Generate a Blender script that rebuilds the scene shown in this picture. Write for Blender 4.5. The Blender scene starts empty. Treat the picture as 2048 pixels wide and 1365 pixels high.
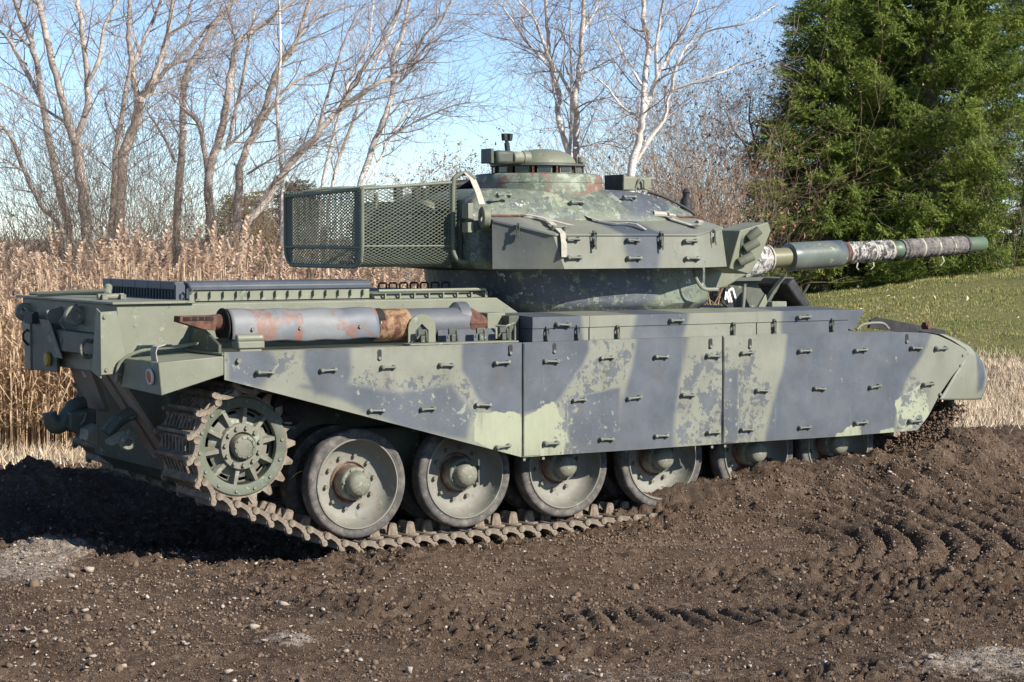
import bpy, bmesh, math, random
import numpy as np
from mathutils import Vector, Matrix, noise as mnoise

random.seed(7); rng = np.random.default_rng(7)
S = bpy.context.scene; COL = S.collection
PI = math.pi

# ------------------------------------------------------------------ camera, sky, sun
FPX = 4160.0; TH = math.radians(32.0); PH = math.atan(212/FPX)
FW = np.array([math.sin(TH), math.cos(TH), 0]); RT = np.array([math.cos(TH), -math.sin(TH), 0]); UP = np.array([0, 0, 1.])
FD = FW*math.cos(PH) - UP*math.sin(PH); UD = FW*math.sin(PH) + UP*math.cos(PH)
CAM = np.array([-8.2984, -14.8221, 2.3610])
cd = bpy.data.cameras.new('camera'); cam = bpy.data.objects.new('camera', cd); COL.objects.link(cam)
cam.matrix_world = Matrix(((RT[0], UD[0], -FD[0], CAM[0]), (RT[1], UD[1], -FD[1], CAM[1]), (RT[2], UD[2], -FD[2], CAM[2]), (0, 0, 0, 1)))
cd.sensor_width = 36; cd.lens = FPX/2048*36; cd.clip_start = .1; cd.clip_end = 3000
S.camera = cam

SUN = Vector((.44, -1, .66)).normalized()
W = bpy.data.worlds.new('World'); S.world = W; W.use_nodes = True
wn = W.node_tree; bg = wn.nodes['Background']
sk = wn.nodes.new('ShaderNodeTexSky'); sk.sky_type = 'NISHITA'; sk.sun_disc = False
sk.sun_elevation = math.asin(SUN.z); sk.sun_rotation = math.atan2(SUN.x, SUN.y)
sk.altitude = 2500; sk.air_density = .85; sk.dust_density = 0; sk.ozone_density = 2.6
wn.links.new(sk.outputs[0], bg.inputs[0]); bg.inputs[1].default_value = .105
sl = bpy.data.lights.new('sun', 'SUN'); sl.energy = 5.0; sl.angle = math.radians(.53); sl.color = (1, .93, .82)
so = bpy.data.objects.new('sun', sl); COL.objects.link(so); so.rotation_euler = SUN.to_track_quat('Z', 'Y').to_euler(); so.location = (0, -20, 20)
S.view_settings.view_transform = 'Standard'; S.view_settings.look = 'None'
S.view_settings.exposure = .7; S.view_settings.gamma = 1; S.view_settings.use_curve_mapping = False

# ------------------------------------------------------------------ survey helpers: measured sight line + known plane -> metres
def sight(px, py): return FD + RT*((px-1024)/FPX) + UD*((682.5-py)/FPX)
def P(px, py, x=None, y=None, z=None):
    d = sight(px, py)
    t = (x-CAM[0])/d[0] if x is not None else (y-CAM[1])/d[1] if y is not None else (z-CAM[2])/d[2]
    return CAM + d*t
def Q(px, py, D): return CAM + sight(px, py)*D
def LD(l, d): return np.array([CAM[0]+RT[0]*l+FW[0]*d, CAM[1]+RT[1]*l+FW[1]*d])   # lateral, depth -> x, y

# ------------------------------------------------------------------ materials
def mk(name, rough=.7, spec=.4, metal=0):
    m = bpy.data.materials.new(name); m.use_nodes = True
    b = m.node_tree.nodes['Principled BSDF']
    b.inputs['Roughness'].default_value = rough; b.inputs['Specular IOR Level'].default_value = spec; b.inputs['Metallic'].default_value = metal
    return m, m.node_tree, b
def setin(nt, s, v):
    if hasattr(v, 'is_output'): nt.links.new(v, s)
    elif isinstance(v, (tuple, list)) and len(v) == 3 and s.type == 'RGBA': s.default_value = (*v, 1)
    else: s.default_value = v
def noi(nt, vec, scale, detail=4, rough=.6, dist=0):
    n = nt.nodes.new('ShaderNodeTexNoise'); n.inputs['Scale'].default_value = scale; n.inputs['Detail'].default_value = detail
    n.inputs['Roughness'].default_value = rough; n.inputs['Distortion'].default_value = dist
    if vec is not None: nt.links.new(vec, n.inputs['Vector'])
    return n.outputs['Fac']
def vor(nt, vec, scale, feature='F1', out='Distance'):
    n = nt.nodes.new('ShaderNodeTexVoronoi'); n.feature = feature; n.inputs['Scale'].default_value = scale
    if vec is not None: nt.links.new(vec, n.inputs['Vector'])
    return n.outputs[out]
def mth(nt, op, a, b=0.0, c=None, clamp=False):
    n = nt.nodes.new('ShaderNodeMath'); n.operation = op; n.use_clamp = clamp
    setin(nt, n.inputs[0], a); setin(nt, n.inputs[1], b)
    if c is not None: setin(nt, n.inputs[2], c)
    return n.outputs[0]
def step(nt, v, lo, hi):
    n = nt.nodes.new('ShaderNodeMapRange'); n.interpolation_type = 'SMOOTHSTEP'
    setin(nt, n.inputs[0], v); n.inputs[1].default_value = lo; n.inputs[2].default_value = hi
    return n.outputs[0]
def mix(nt, f, a, b, mode='MIX'):
    n = nt.nodes.new('ShaderNodeMix'); n.data_type = 'RGBA'; n.blend_type = mode
    setin(nt, n.inputs[0], f); setin(nt, n.inputs[6], a); setin(nt, n.inputs[7], b)
    return n.outputs[2]
def coords(nt, scale=None, off=None):
    t = nt.nodes.new('ShaderNodeTexCoord'); v = t.outputs['Object']
    if scale or off:
        m = nt.nodes.new('ShaderNodeMapping'); nt.links.new(v, m.inputs[0])
        if scale: m.inputs['Scale'].default_value = scale
        if off: m.inputs['Location'].default_value = off
        v = m.outputs[0]
    return v
def bump(nt, b, h, strength=.3, dist=.02):
    n = nt.nodes.new('ShaderNodeBump'); n.inputs['Strength'].default_value = strength; n.inputs['Distance'].default_value = dist
    nt.links.new(h, n.inputs['Height']); nt.links.new(n.outputs[0], b.inputs['Normal'])
def attr(nt, name):
    a = nt.nodes.new('ShaderNodeAttribute'); a.attribute_name = name
    s = nt.nodes.new('ShaderNodeSeparateColor'); nt.links.new(a.outputs['Color'], s.inputs[0])
    return s.outputs

GREEN = (.178, .184, .146); DARK = (.056, .068, .086); LIME = (.32, .345, .24); OLIVE = (.12, .135, .085); RUST = (.20, .085, .05)
def paint(name, base=GREEN, dark=DARK, camo='none', wear=.0, rust=0.0, dust=.25, rough=.55, relief=.12, white=0.0, seed=0):
    m, nt, b = mk(name, rough, .45)
    v = coords(nt, off=(seed*3.1, seed*1.7, seed))
    nbig = noi(nt, v, 1.6, 5, .6); n1 = noi(nt, v, 7.5, 9, .72, .3); n2 = noi(nt, v, 23, 8, .7); nf = noi(nt, v, 85, 4, .6)
    lt = noi(nt, v, 2.7, 6, .65)
    light = mix(nt, step(nt, lt, .35, .7), base, tuple(c*1.14+.012 for c in base))
    dk = mix(nt, step(nt, lt, .3, .72), dark, tuple(c*1.28+.016 for c in dark))
    if camo == 'attr':
        R, G, B = attr(nt, 'camo')[:3]
        r = step(nt, mth(nt, 'ADD', R, mth(nt, 'MULTIPLY', mth(nt, 'SUBTRACT', n2, .5), .12)), .15, .85)
        col = mix(nt, r, light, dk)
        lb = step(nt, mth(nt, 'ADD', B, mth(nt, 'MULTIPLY', mth(nt, 'SUBTRACT', mth(nt, 'ADD', mth(nt, 'MULTIPLY', n1, .6), mth(nt, 'MULTIPLY', nbig, .4)), .5), 2.0)), .5, .56)
        limec = mix(nt, n2, tuple(c*.85 for c in LIME), LIME)
        col = mix(nt, lb, col, limec)
        fl = step(nt, mth(nt, 'ADD', mth(nt, 'ADD', mth(nt, 'MULTIPLY', n1, .62), mth(nt, 'MULTIPLY', n2, .38)), mth(nt, 'MULTIPLY', G, mth(nt, 'SUBTRACT', .135, mth(nt, 'MULTIPLY', r, .075)))), .608, .63)
        under = mix(nt, step(nt, mth(nt, 'ADD', r, mth(nt, 'MULTIPLY', lb, -1.)), .4, .6), dk, mix(nt, .45, GREEN, LIME))
        col = mix(nt, mth(nt, 'MULTIPLY', fl, .85), col, under)
        sp = step(nt, mth(nt, 'ADD', n2, mth(nt, 'MULTIPLY', G, .1)), .675, .70)
        col = mix(nt, mth(nt, 'MULTIPLY', sp, .5), col, mix(nt, r, (.07, .075, .085), (.26, .28, .22)))
    elif camo == 'noise':
        r = step(nt, nbig, .5, .58); col = mix(nt, r, light, dk)
    else:
        col = light
    if wear:
        fl = step(nt, mth(nt, 'ADD', n1, wear*.2), .66, .69)
        col = mix(nt, mth(nt, 'MULTIPLY', fl, .8), col, mix(nt, n2, (.05, .065, .05), (.13, .155, .115)))
        n5 = noi(nt, coords(nt, off=(5+seed, 2, 9)), 11, 8, .75)
        col = mix(nt, mth(nt, 'MULTIPLY', step(nt, mth(nt, 'ADD', n5, wear*.16), .64, .68), .75), col, (.27, .315, .24))
    if white:
        n6 = noi(nt, coords(nt, off=(1+seed, 7, 3)), 16, 8, .7); nb = noi(nt, coords(nt, off=(2, 4, 3)), 1.5, 3, .5)
        col = mix(nt, step(nt, mth(nt, 'ADD', n6, mth(nt, 'MULTIPLY', nb, white*.4)), .76, .79), col, (.55, .57, .52))
    if rust:
        n3 = noi(nt, coords(nt, off=(9+seed, 3, 1)), 3.4, 9, .68, .4)
        rm = step(nt, mth(nt, 'ADD', mth(nt, 'ADD', mth(nt, 'MULTIPLY', n3, .75), mth(nt, 'MULTIPLY', n2, .25)), rust*.2), .585, .635)
        rc = mix(nt, n2, (.11, .05, .038), (.27, .135, .10))
        col = mix(nt, mth(nt, 'MULTIPLY', rm, .9), col, rc)
    # fine speckle and dust film
    col = mix(nt, mth(nt, 'MULTIPLY', step(nt, nf, .66, .72), .45), col, (.06, .06, .055))
    du = mth(nt, 'MULTIPLY', step(nt, noi(nt, v, 3.3, 7, .7), .42, .8), dust)
    col = mix(nt, du, col, (.275, .262, .235))
    # thin streaks of run-off and scratches
    sv = coords(nt, scale=(26, 26, 1.1), off=(seed, 0, 0)); st = step(nt, noi(nt, sv, 1.6, 5, .6), .62, .8)
    col = mix(nt, mth(nt, 'MULTIPLY', st, .16), col, (.36, .35, .31))
    if camo == 'attr':
        ga = [n for n in nt.nodes if n.type == 'ATTRIBUTE'][0].outputs['Alpha']; gn = mth(nt, 'MULTIPLY', ga, step(nt, noi(nt, coords(nt, scale=(14, 14, 2.0)), 2.2, 6, .65), .3, .65))
        col = mix(nt, mth(nt, 'MULTIPLY', gn, .55), col, (.085, .08, .07))
    nt.links.new(col, b.inputs['Base Color'])
    rr = mth(nt, 'ADD', mth(nt, 'MULTIPLY', n1, .25), rough-.12); nt.links.new(rr, b.inputs['Roughness'])
    bump(nt, b, mth(nt, 'ADD', mth(nt, 'MULTIPLY', n2, .6), mth(nt, 'MULTIPLY', lt, 1.5)), relief, .012)
    return m
def plain(name, a, c2, scale=8, rough=.75, spec=.35, metal=0, relief=.3, dist=.01, detail=6, lo=.35, hi=.65, extra=None):
    m, nt, b = mk(name, rough, spec, metal)
    v = coords(nt); n = noi(nt, v, scale, detail, .68, .2)
    col = mix(nt, step(nt, n, lo, hi), a, c2)
    if extra:
        n4 = noi(nt, v, scale*3.1, 7, .7); col = mix(nt, step(nt, n4, .58, .66), col, extra)
    nt.links.new(col, b.inputs['Base Color'])
    if relief: bump(nt, b, noi(nt, v, scale*4, 5, .65), relief, dist)
    return m
M = {}
M['skirt'] = paint('skirt_paint', camo='attr', dust=.18, rough=.5, relief=.10, seed=1)
M['turret'] = paint('cast_armour_paint', base=(.125, .150, .108), camo='attr', wear=.5, dust=.15, relief=.6, white=.6, seed=2)
M['ring'] = paint('cupola_ring_paint', base=(.135, .16, .115), wear=.8, rust=.5, dust=.15, relief=.3, seed=3)
M['green'] = paint('green_paint', base=(.17, .18, .128), wear=.2, dust=.2, seed=4)
M['green2'] = paint('hull_green_paint', base=(.155, .164, .118), camo='none', wear=.3, dust=.22, seed=5)
M['shadegreen'] = paint('shade_darkened_green', base=(.058, .068, .052), wear=.25, dust=.14, seed=6)  # green with the lower hull's deep shade painted into its base colour
M['dark'] = paint('blue_grey_paint', base=DARK, wear=.0, dust=.18, seed=7)
M['exh'] = paint('exhaust_cover_paint', base=(.150, .160, .168), dark=(.095, .108, .125), camo='noise', rust=.45, dust=.1, relief=.25, seed=8)
M['exh2'] = paint('silencer_paint', base=(.080, .088, .10), rust=.05, dust=.1, relief=.25, seed=9)
M['heatrust'] = plain('heat_stained_iron', (.10, .045, .03), (.30, .19, .11), 9, .8, .25, extra=(.42, .34, .22), lo=.4, hi=.6)
M['fitting'] = paint('fitting_paint', base=(.115, .125, .10), wear=.3, dust=.3, seed=18)
M['rust'] = plain('rusty_iron', (.065, .034, .027), (.16, .08, .057), 14, .85, .2)
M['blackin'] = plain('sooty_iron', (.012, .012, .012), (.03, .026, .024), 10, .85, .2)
M['rubber'] = plain('worn_rubber', (.075, .071, .068), (.20, .182, .16), 9, .85, .25, extra=(.2, .17, .145), lo=.4, hi=.75)
M['wheel'] = paint('road_wheel_paint', base=(.165, .162, .135), wear=.3, rust=-.02, dust=.65, rough=.65, relief=.2, seed=10)
M['wheelr'] = plain('rusty_wheel_centre', (.13, .075, .055), (.25, .19, .15), 12, .8, .3)
M['sprocket'] = paint('sprocket_paint', base=(.080, .095, .065), wear=.3, dust=.5, rough=.6, relief=.15, seed=11)
M['hub'] = paint('hub_paint', base=(.145, .142, .108), wear=.5, rust=-.02, dust=.5, rough=.6, relief=.3, seed=12)
M['track'] = plain('muddy_track_steel', (.125, .102, .078), (.26, .215, .165), 13, .8, .3, relief=.5, dist=.008, extra=(.12, .075, .055))
M['gunolive'] = paint('barrel_olive_paint', base=(.15, .145, .085), wear=.0, rust=.12, dust=.25, rough=.4, seed=13)
M['gungreen'] = paint('barrel_green_paint', base=(.075, .115, .07), dust=.2, rough=.45, seed=14)
M['evac'] = paint('evacuator_paint', base=(.105, .125, .11), dark=(.06, .075, .1), camo='noise', wear=.3, dust=.2, rough=.32, seed=15)
M['wrapw'] = plain('pale_wrapping', (.10, .095, .088), (.54, .525, .50), 17, .95, .1, relief=.9, dist=.02, lo=.42, hi=.6)
M['wrapg'] = plain('grey_wrapping', (.115, .105, .10), (.235, .215, .205), 12, .95, .1, relief=.8, dist=.02)
M['canvas'] = plain('faded_webbing', (.34, .32, .27), (.44, .41, .35), 30, .95, .1)
M['dusty'] = paint('dusty_plate_paint', base=(.20, .165, .13), dust=.5, seed=17)
M['mesh'] = paint('basket_paint', base=(.115, .13, .092), dust=.15, seed=16)
M['glass'] = plain('dark_glass', (.02, .025, .03), (.05, .055, .06), 4, .15, .5, relief=0)
M['red'] = plain('red_reflector', (.45, .05, .025), (.55, .08, .04), 20, .35, .5, relief=0)
M['white'] = plain('white_marking', (.6, .6, .57), (.72, .72, .68), 30, .7, .3, relief=0)
M['black'] = plain('black_rubber', (.018, .018, .02), (.04, .04, .043), 10, .6, .3)
M['yellow'] = plain('yellow_marking', (.35, .24, .03), (.45, .33, .05), 20, .6, .3, relief=0)

# ------------------------------------------------------------------ mesh helpers
def npmesh(name, V, F, mat=None, smooth=None):
    V = np.asarray(V, np.float32).reshape(-1, 3); me = bpy.data.meshes.new(name)
    F = np.asarray(F, np.int32)
    k = F.shape[1]; me.vertices.add(len(V)); me.vertices.foreach_set('co', V.ravel())
    me.loops.add(F.size); me.loops.foreach_set('vertex_index', F.ravel())
    me.polygons.add(len(F)); me.polygons.foreach_set('loop_start', np.arange(0, F.size, k, dtype=np.int32))
    if smooth: me.polygons.foreach_set('use_smooth', np.ones(len(F), bool))
    me.update(calc_edges=True)
    if mat: me.materials.append(mat)
    return me
class MB:
    def __init__(s): s.v = []; s.f = []
    def add(s, vs, fs):
        o = len(s.v); s.v += [tuple(map(float, p)) for p in vs]; s.f += [tuple(i+o for i in f) for f in fs]; return s
    def box(s, c, d, rot=None):
        c = Vector(c); h = Vector(d)/2; R = rot if rot is not None else Matrix.Identity(3)
        vs = [c + R@Vector((h.x*a, h.y*b, h.z*e)) for a in (-1, 1) for b in (-1, 1) for e in (-1, 1)]
        return s.add(vs, [(0, 1, 3, 2), (4, 6, 7, 5), (0, 4, 5, 1), (2, 3, 7, 6), (0, 2, 6, 4), (1, 5, 7, 3)])
    def span(s, a, b):
        a = np.array(a, float); b = np.array(b, float); return s.box((a+b)/2, np.abs(b-a))
    def hexa(s, lo, hi):                     # two quads (4 points each) joined
        return s.add(list(lo)+list(hi), [(3, 2, 1, 0), (4, 5, 6, 7), (0, 1, 5, 4), (1, 2, 6, 5), (2, 3, 7, 6), (3, 0, 4, 7)])
    def prism(s, pts, off):                  # polygon extruded by vector
        n = len(pts); off = np.array(off, float); a = [np.array(p, float) for p in pts]
        return s.add(a+[p+off for p in a], [tuple(range(n))[::-1], tuple(range(n, 2*n))] + [(i, (i+1) % n, (i+1) % n+n, i+n) for i in range(n)])
    def tube(s, pts, r, k=8, cap=True, closed=False):
        pts = [Vector(p) for p in pts]; n = len(pts); rs = r if isinstance(r, (list, tuple)) else [r]*n
        o = len(s.v); up = None
        for i, p in enumerate(pts):
            if closed: t = (pts[(i+1) % n]-pts[i-1])
            else: t = pts[min(i+1, n-1)]-pts[max(i-1, 0)]
            t.normalize()
            if up is None: up = Vector((0, 0, 1)) if abs(t.z) < .9 else Vector((1, 0, 0))
            a = t.cross(up)
            if a.length < 1e-5: a = t.cross(Vector((0, 1, .1)))
            a.normalize(); b = a.cross(t); up = b
            for j in range(k):
                w = 2*PI*j/k; s.v.append(tuple(p+(a*math.cos(w)+b*math.sin(w))*rs[i]))
        for i in range(n if closed else n-1):
            i2 = (i+1) % n
            for j in range(k): s.f.append((o+i*k+j, o+i*k+(j+1) % k, o+i2*k+(j+1) % k, o+i2*k+j))
        if cap and not closed:
            s.f.append(tuple(o+j for j in range(k))[::-1]); s.f.append(tuple(o+(n-1)*k+j for j in range(k)))
        return s
    def lathe(s, prof, c=(0, 0, 0), axis=(0, 1, 0), k=48, a0=0, a1=2*PI, jit=None):   # prof: (radius, along)
        ax = Vector(axis).normalized(); u = ax.cross(Vector((0, 0, 1)));
        if u.length < 1e-4: u = Vector((1, 0, 0))
        u.normalize(); w = u.cross(ax); c = Vector(c); o = len(s.v); full = abs(a1-a0-2*PI) < 1e-6
        kk = k if full else k+1
        for i, (r, h) in enumerate(prof):
            for j in range(kk):
                t = a0+(a1-a0)*j/k; rr = r*(1+(jit(i, j) if jit else 0))
                s.v.append(tuple(c+ax*h+(u*math.cos(t)+w*math.sin(t))*rr))
        for i in range(len(prof)-1):
            for j in range(k):
                j2 = (j+1) % kk
                s.f.append((o+i*kk+j, o+i*kk+j2, o+(i+1)*kk+j2, o+(i+1)*kk+j))
        return s
    def cyl(s, a, b, r, k=16, r2=None): return s.tube([a, b], [r, r if r2 is None else r2], k)
    def grid(s, fn, nu, nv):
        o = len(s.v)
        for i in range(nu+1):
            for j in range(nv+1): s.v.append(tuple(map(float, fn(i/nu, j/nv))))
        for i in range(nu):
            for j in range(nv):
                a = o+i*(nv+1)+j; s.f.append((a, a+nv+1, a+nv+2, a+1))
        return s
    def ribbon(s, pts, wdir, w, th=.004):
        wd = Vector(wdir).normalized()*w/2; ps = [Vector(p) for p in pts]
        for i in range(len(ps)-1):
            t = (ps[i+1]-ps[i]).normalized(); n = t.cross(wd).normalized()*th/2
            a, b = ps[i], ps[i+1]
            s.hexa([a-wd-n, a+wd-n, a+wd+n, a-wd+n], [b-wd-n, b+wd-n, b+wd+n, b-wd+n])
        return s
    def mesh(s, name, mat, smooth=35, fix=True):
        me = bpy.data.meshes.new(name); me.from_pydata(s.v, [], s.f)
        bm = bmesh.new(); bm.from_mesh(me)
        if fix: bmesh.ops.recalc_face_normals(bm, faces=bm.faces)
        bm.to_mesh(me); bm.free()
        if smooth:
            me.polygons.foreach_set('use_smooth', np.ones(len(me.polygons), bool)); me.set_sharp_from_angle(angle=math.radians(smooth))
        if mat: me.materials.append(mat)
        return me
WL = {}
def link(name, me, parent=None, loc=(0, 0, 0), bev=0):
    o = bpy.data.objects.new(name, me); COL.objects.link(o); loc = Vector(loc); WL[o.name] = loc.copy()
    if parent is not None: o.parent = parent; o.location = loc-WL[parent.name]
    else: o.location = loc
    if bev:
        b = o.modifiers.new('bevel', 'BEVEL'); b.width = bev; b.segments = 2; b.limit_method = 'ANGLE'; b.angle_limit = math.radians(40)
    return o
def part(name, mb, mat, parent, bev=0, smooth=35, fix=True): return link(name, mb.mesh(name, M[mat], smooth, fix), parent, (0, 0, 0), bev)
def tag(o, label=None, cat=None, group=None, kind=None):
    if label: o['label'] = label
    if cat: o['category'] = cat
    if group: o['group'] = group
    if kind: o['kind'] = kind
    return o
def thing(name, label, cat, loc=(0, 0, 0), group=None):
    o = bpy.data.objects.new(name, None); COL.objects.link(o); o.location = loc; o.empty_display_size = .2; WL[o.name] = Vector(loc)
    return tag(o, label, cat, group)
def fbm(x, y, seed=0, octs=5, f0=1.0, gain=.5):
    """vectorised value-noise fbm"""
    out = np.zeros_like(x, float); amp = 1.; f = f0; tot = 0
    for k in range(octs):
        xs = x*f+seed*17.3+k*9.7; ys = y*f-seed*11.1+k*5.3
        xi = np.floor(xs).astype(np.int64); yi = np.floor(ys).astype(np.int64); xf = xs-xi; yf = ys-yi
        xf = xf*xf*(3-2*xf); yf = yf*yf*(3-2*yf)
        def h(a, b):
            n = (a*374761393 + b*668265263 + seed*1442695 + k*9176) & 0x7fffffff
            n = ((n ^ (n >> 13))*1274126177) & 0x7fffffff
            return ((n ^ (n >> 16)) & 0xffff)/65535.
        v = (h(xi, yi)*(1-xf)+h(xi+1, yi)*xf)*(1-yf)+(h(xi, yi+1)*(1-xf)+h(xi+1, yi+1)*xf)*yf
        out += amp*(v-.5); tot += amp; amp *= gain; f *= 2.03
    return out/tot*2
def sst(v, a, b):
    t = np.clip((v-a)/(b-a), 0, 1); return t*t*(3-2*t)

# ------------------------------------------------------------------ ground
def to_ld(x, y): dx = x-CAM[0]; dy = y-CAM[1]; return dx*RT[0]+dy*RT[1], dx*FW[0]+dy*FW[1]
def soil_edge(l): return 20.6+sst(l, -3, 4)*4.2+fbm(l, l*0+3, 4, 3, .9)*.8
MX = np.array([-9, -.6, .4, 1.12, 1.66, 1.9, 2.42, 2.7, 3.2, 3.7, 4.15, 4.6, 5.2, 6.2, 9]); MZ = np.array([0, 0, .02, .11, .18, .22, .35, .37, .40, .48, .62, .66, .34, .14, .1])
def pale_amt(l, d):
    e = fbm(l, d, 21, 5, 1.5)*.45
    def blob(cl, cdp, rl, rd): return 1-np.sqrt(((l-cl)/rl)**2+((d-cdp)/rd)**2)+e
    b = np.maximum.reduce([blob(-3.4, 14.3, .75, 1.5)*1.5, blob(-1.22, 11.55, .3, .35)*.8, blob(2.9, 11.0, 1.8, .9)*.95, blob(.9, 10.8, 1.9, .6)*.6, blob(-2.2, 10.9, .9, .4)*.4, blob(4.3, 20.5, .9, 1.6)*.45])
    return sst(b, 0, 1.0)
def ruts(x, y, l, d):
    """cleat marks: nested arcs right of centre, a row of bars in front, long lines beside the track"""
    c = P(1480, 1090, z=.05); rho = np.sqrt((x-c[0])**2+(y-c[1])**2)+fbm(x, y, 31, 3, 1.2)*.05
    lc, dc = to_ld(c[0], c[1]); ang = np.arctan2(d-dc, l-lc)
    m1 = sst(rho, .45, .75)*(1-sst(rho, 3.4, 4.4))*sst(np.cos(ang-.75), .1, .45)
    a1 = (np.abs(np.sin(rho*PI/.22))**.6-.6)*.085*m1*(1+fbm(x, y, 33, 4, 4)*1.1)
    s2 = l+(d-12.55)*(.15+.55*np.clip(l-.6, 0, 2)); m2 = np.exp(-((d-12.55-.08*l)/.27)**2)*sst(l, .0, .5)*(1-sst(l, 2.9, 3.4))
    a2 = (np.abs(np.sin(s2*PI/.150))**.7-.55)*.085*m2*(1+fbm(x, y, 34, 4, 4)*1.0)
    yy = y+.12*np.sin(x*.8); m3 = sst(-y, 1.85, 2.1)*(1-sst(-y, 3.2, 3.8))*(1-sst(x, 1.2, 2.2))*sst(x, -2.2, -.9)
    a3 = (np.abs(np.sin((yy+x*.10)*PI/.26))**.6-.55)*.06*m3
    slick = sst(rho, .8, .3)+np.exp(-((d-dc+.05)/.35)**2)*sst(l, lc-2.2, lc-1.2)*(1-sst(l, lc-.2, lc+.4))
    return a1+a2+a3, np.clip(m1*.72+m2*.65+m3*.7+slick*.9, 0, 1)
def H(x, y, fine=True):
    l, d = to_ld(x, y)
    soil = 1-sst(d-soil_edge(l), -.3, .9)
    z = .06+fbm(x, y, 1, 3, .35)*.10*(1-sst(d, 30, 60)*.5)
    hm = np.interp(x, MX, MZ)
    ey = np.clip(-1.55-y, 0, 9); prof = np.exp(-(ey/.85)**1.7); prof = np.where(y > 1.5, np.exp(-((y-1.5)/1.2)**2), prof)
    z = z+hm*prof*(1+fbm(x, y, 8, 4, 2.2)*.35)
    inside = sst(y, -1.9, -1.2)*(1-sst(y, 1.4, 2.4))*sst(x, -3.2, -1.5)*(1-sst(x, .6, 1.6)); z = z-.10*inside
    # scooped hollow behind the tank, with a bank of soil beyond it
    pc = P(390, 1050, z=0); z = z-.16*np.exp(-(((x-pc[0])/1.0)**2+((y-pc[1])/1.1)**2))
    rc = Q(70, 985, 18.6); r1 = Q(-60, 1030, 17.6); z = z+.20*np.exp(-(((x-rc[0])/.75)**2+((y-rc[1])/.55)**2))*(1+fbm(x, y, 5, 4, 3)*.6)+.1*np.exp(-(((x-r1[0])/.7)**2+((y-r1[1])/.5)**2))
    pa = pale_amt(l, d); z = z+.05*pa+.008*np.exp(-((y+1.62)/.12)**2)*sst(x, -1.4, -.8)*(1-sst(x, 1.6, 2.2))*(1+fbm(x, y, 7, 3, 4)*2)+.10*sst(y, -1.62, -1.35)*(1-sst(y, 1.2, 1.6))*sst(x, -1.2, -.7)*(1-sst(x, 1.6, 2.2))*(1+fbm(x, y, 6, 3, 3))
    hill = np.clip(.22+.122*l, 0, 1.7)*sst(d, 27.5, 45)*(1-.75*sst(d, 52, 110))*sst(l, -2, 1); z = z+hill+.35*sst(d, 60, 160)
    if fine:
        big = fbm(x, y, 2, 4, 2.3)
        ru, flat = ruts(x, y, l, d)
        bil = 1-np.abs(fbm(x, y, 12, 4, 4.5, .55))*2.4; bil2 = 1-np.abs(fbm(x, y, 14, 3, 13., .6))*2.2; bil3 = fbm(x, y, 16, 2, 24., .6)
        rough = .45+1.1*sst(fbm(x, y, 18, 4, .7), -.25, .35)+.5*sst(hm*prof, .05, .2)
        z = z+soil*(1-.3*pa)*(1-flat*.75)*rough*(big*.045+(bil-.5)*.030+(bil2-.5)*.030+bil3*.024)+soil*ru
        z = z+(1-soil)*fbm(x, y, 15, 4, 2.5)*.06
    return z
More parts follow.
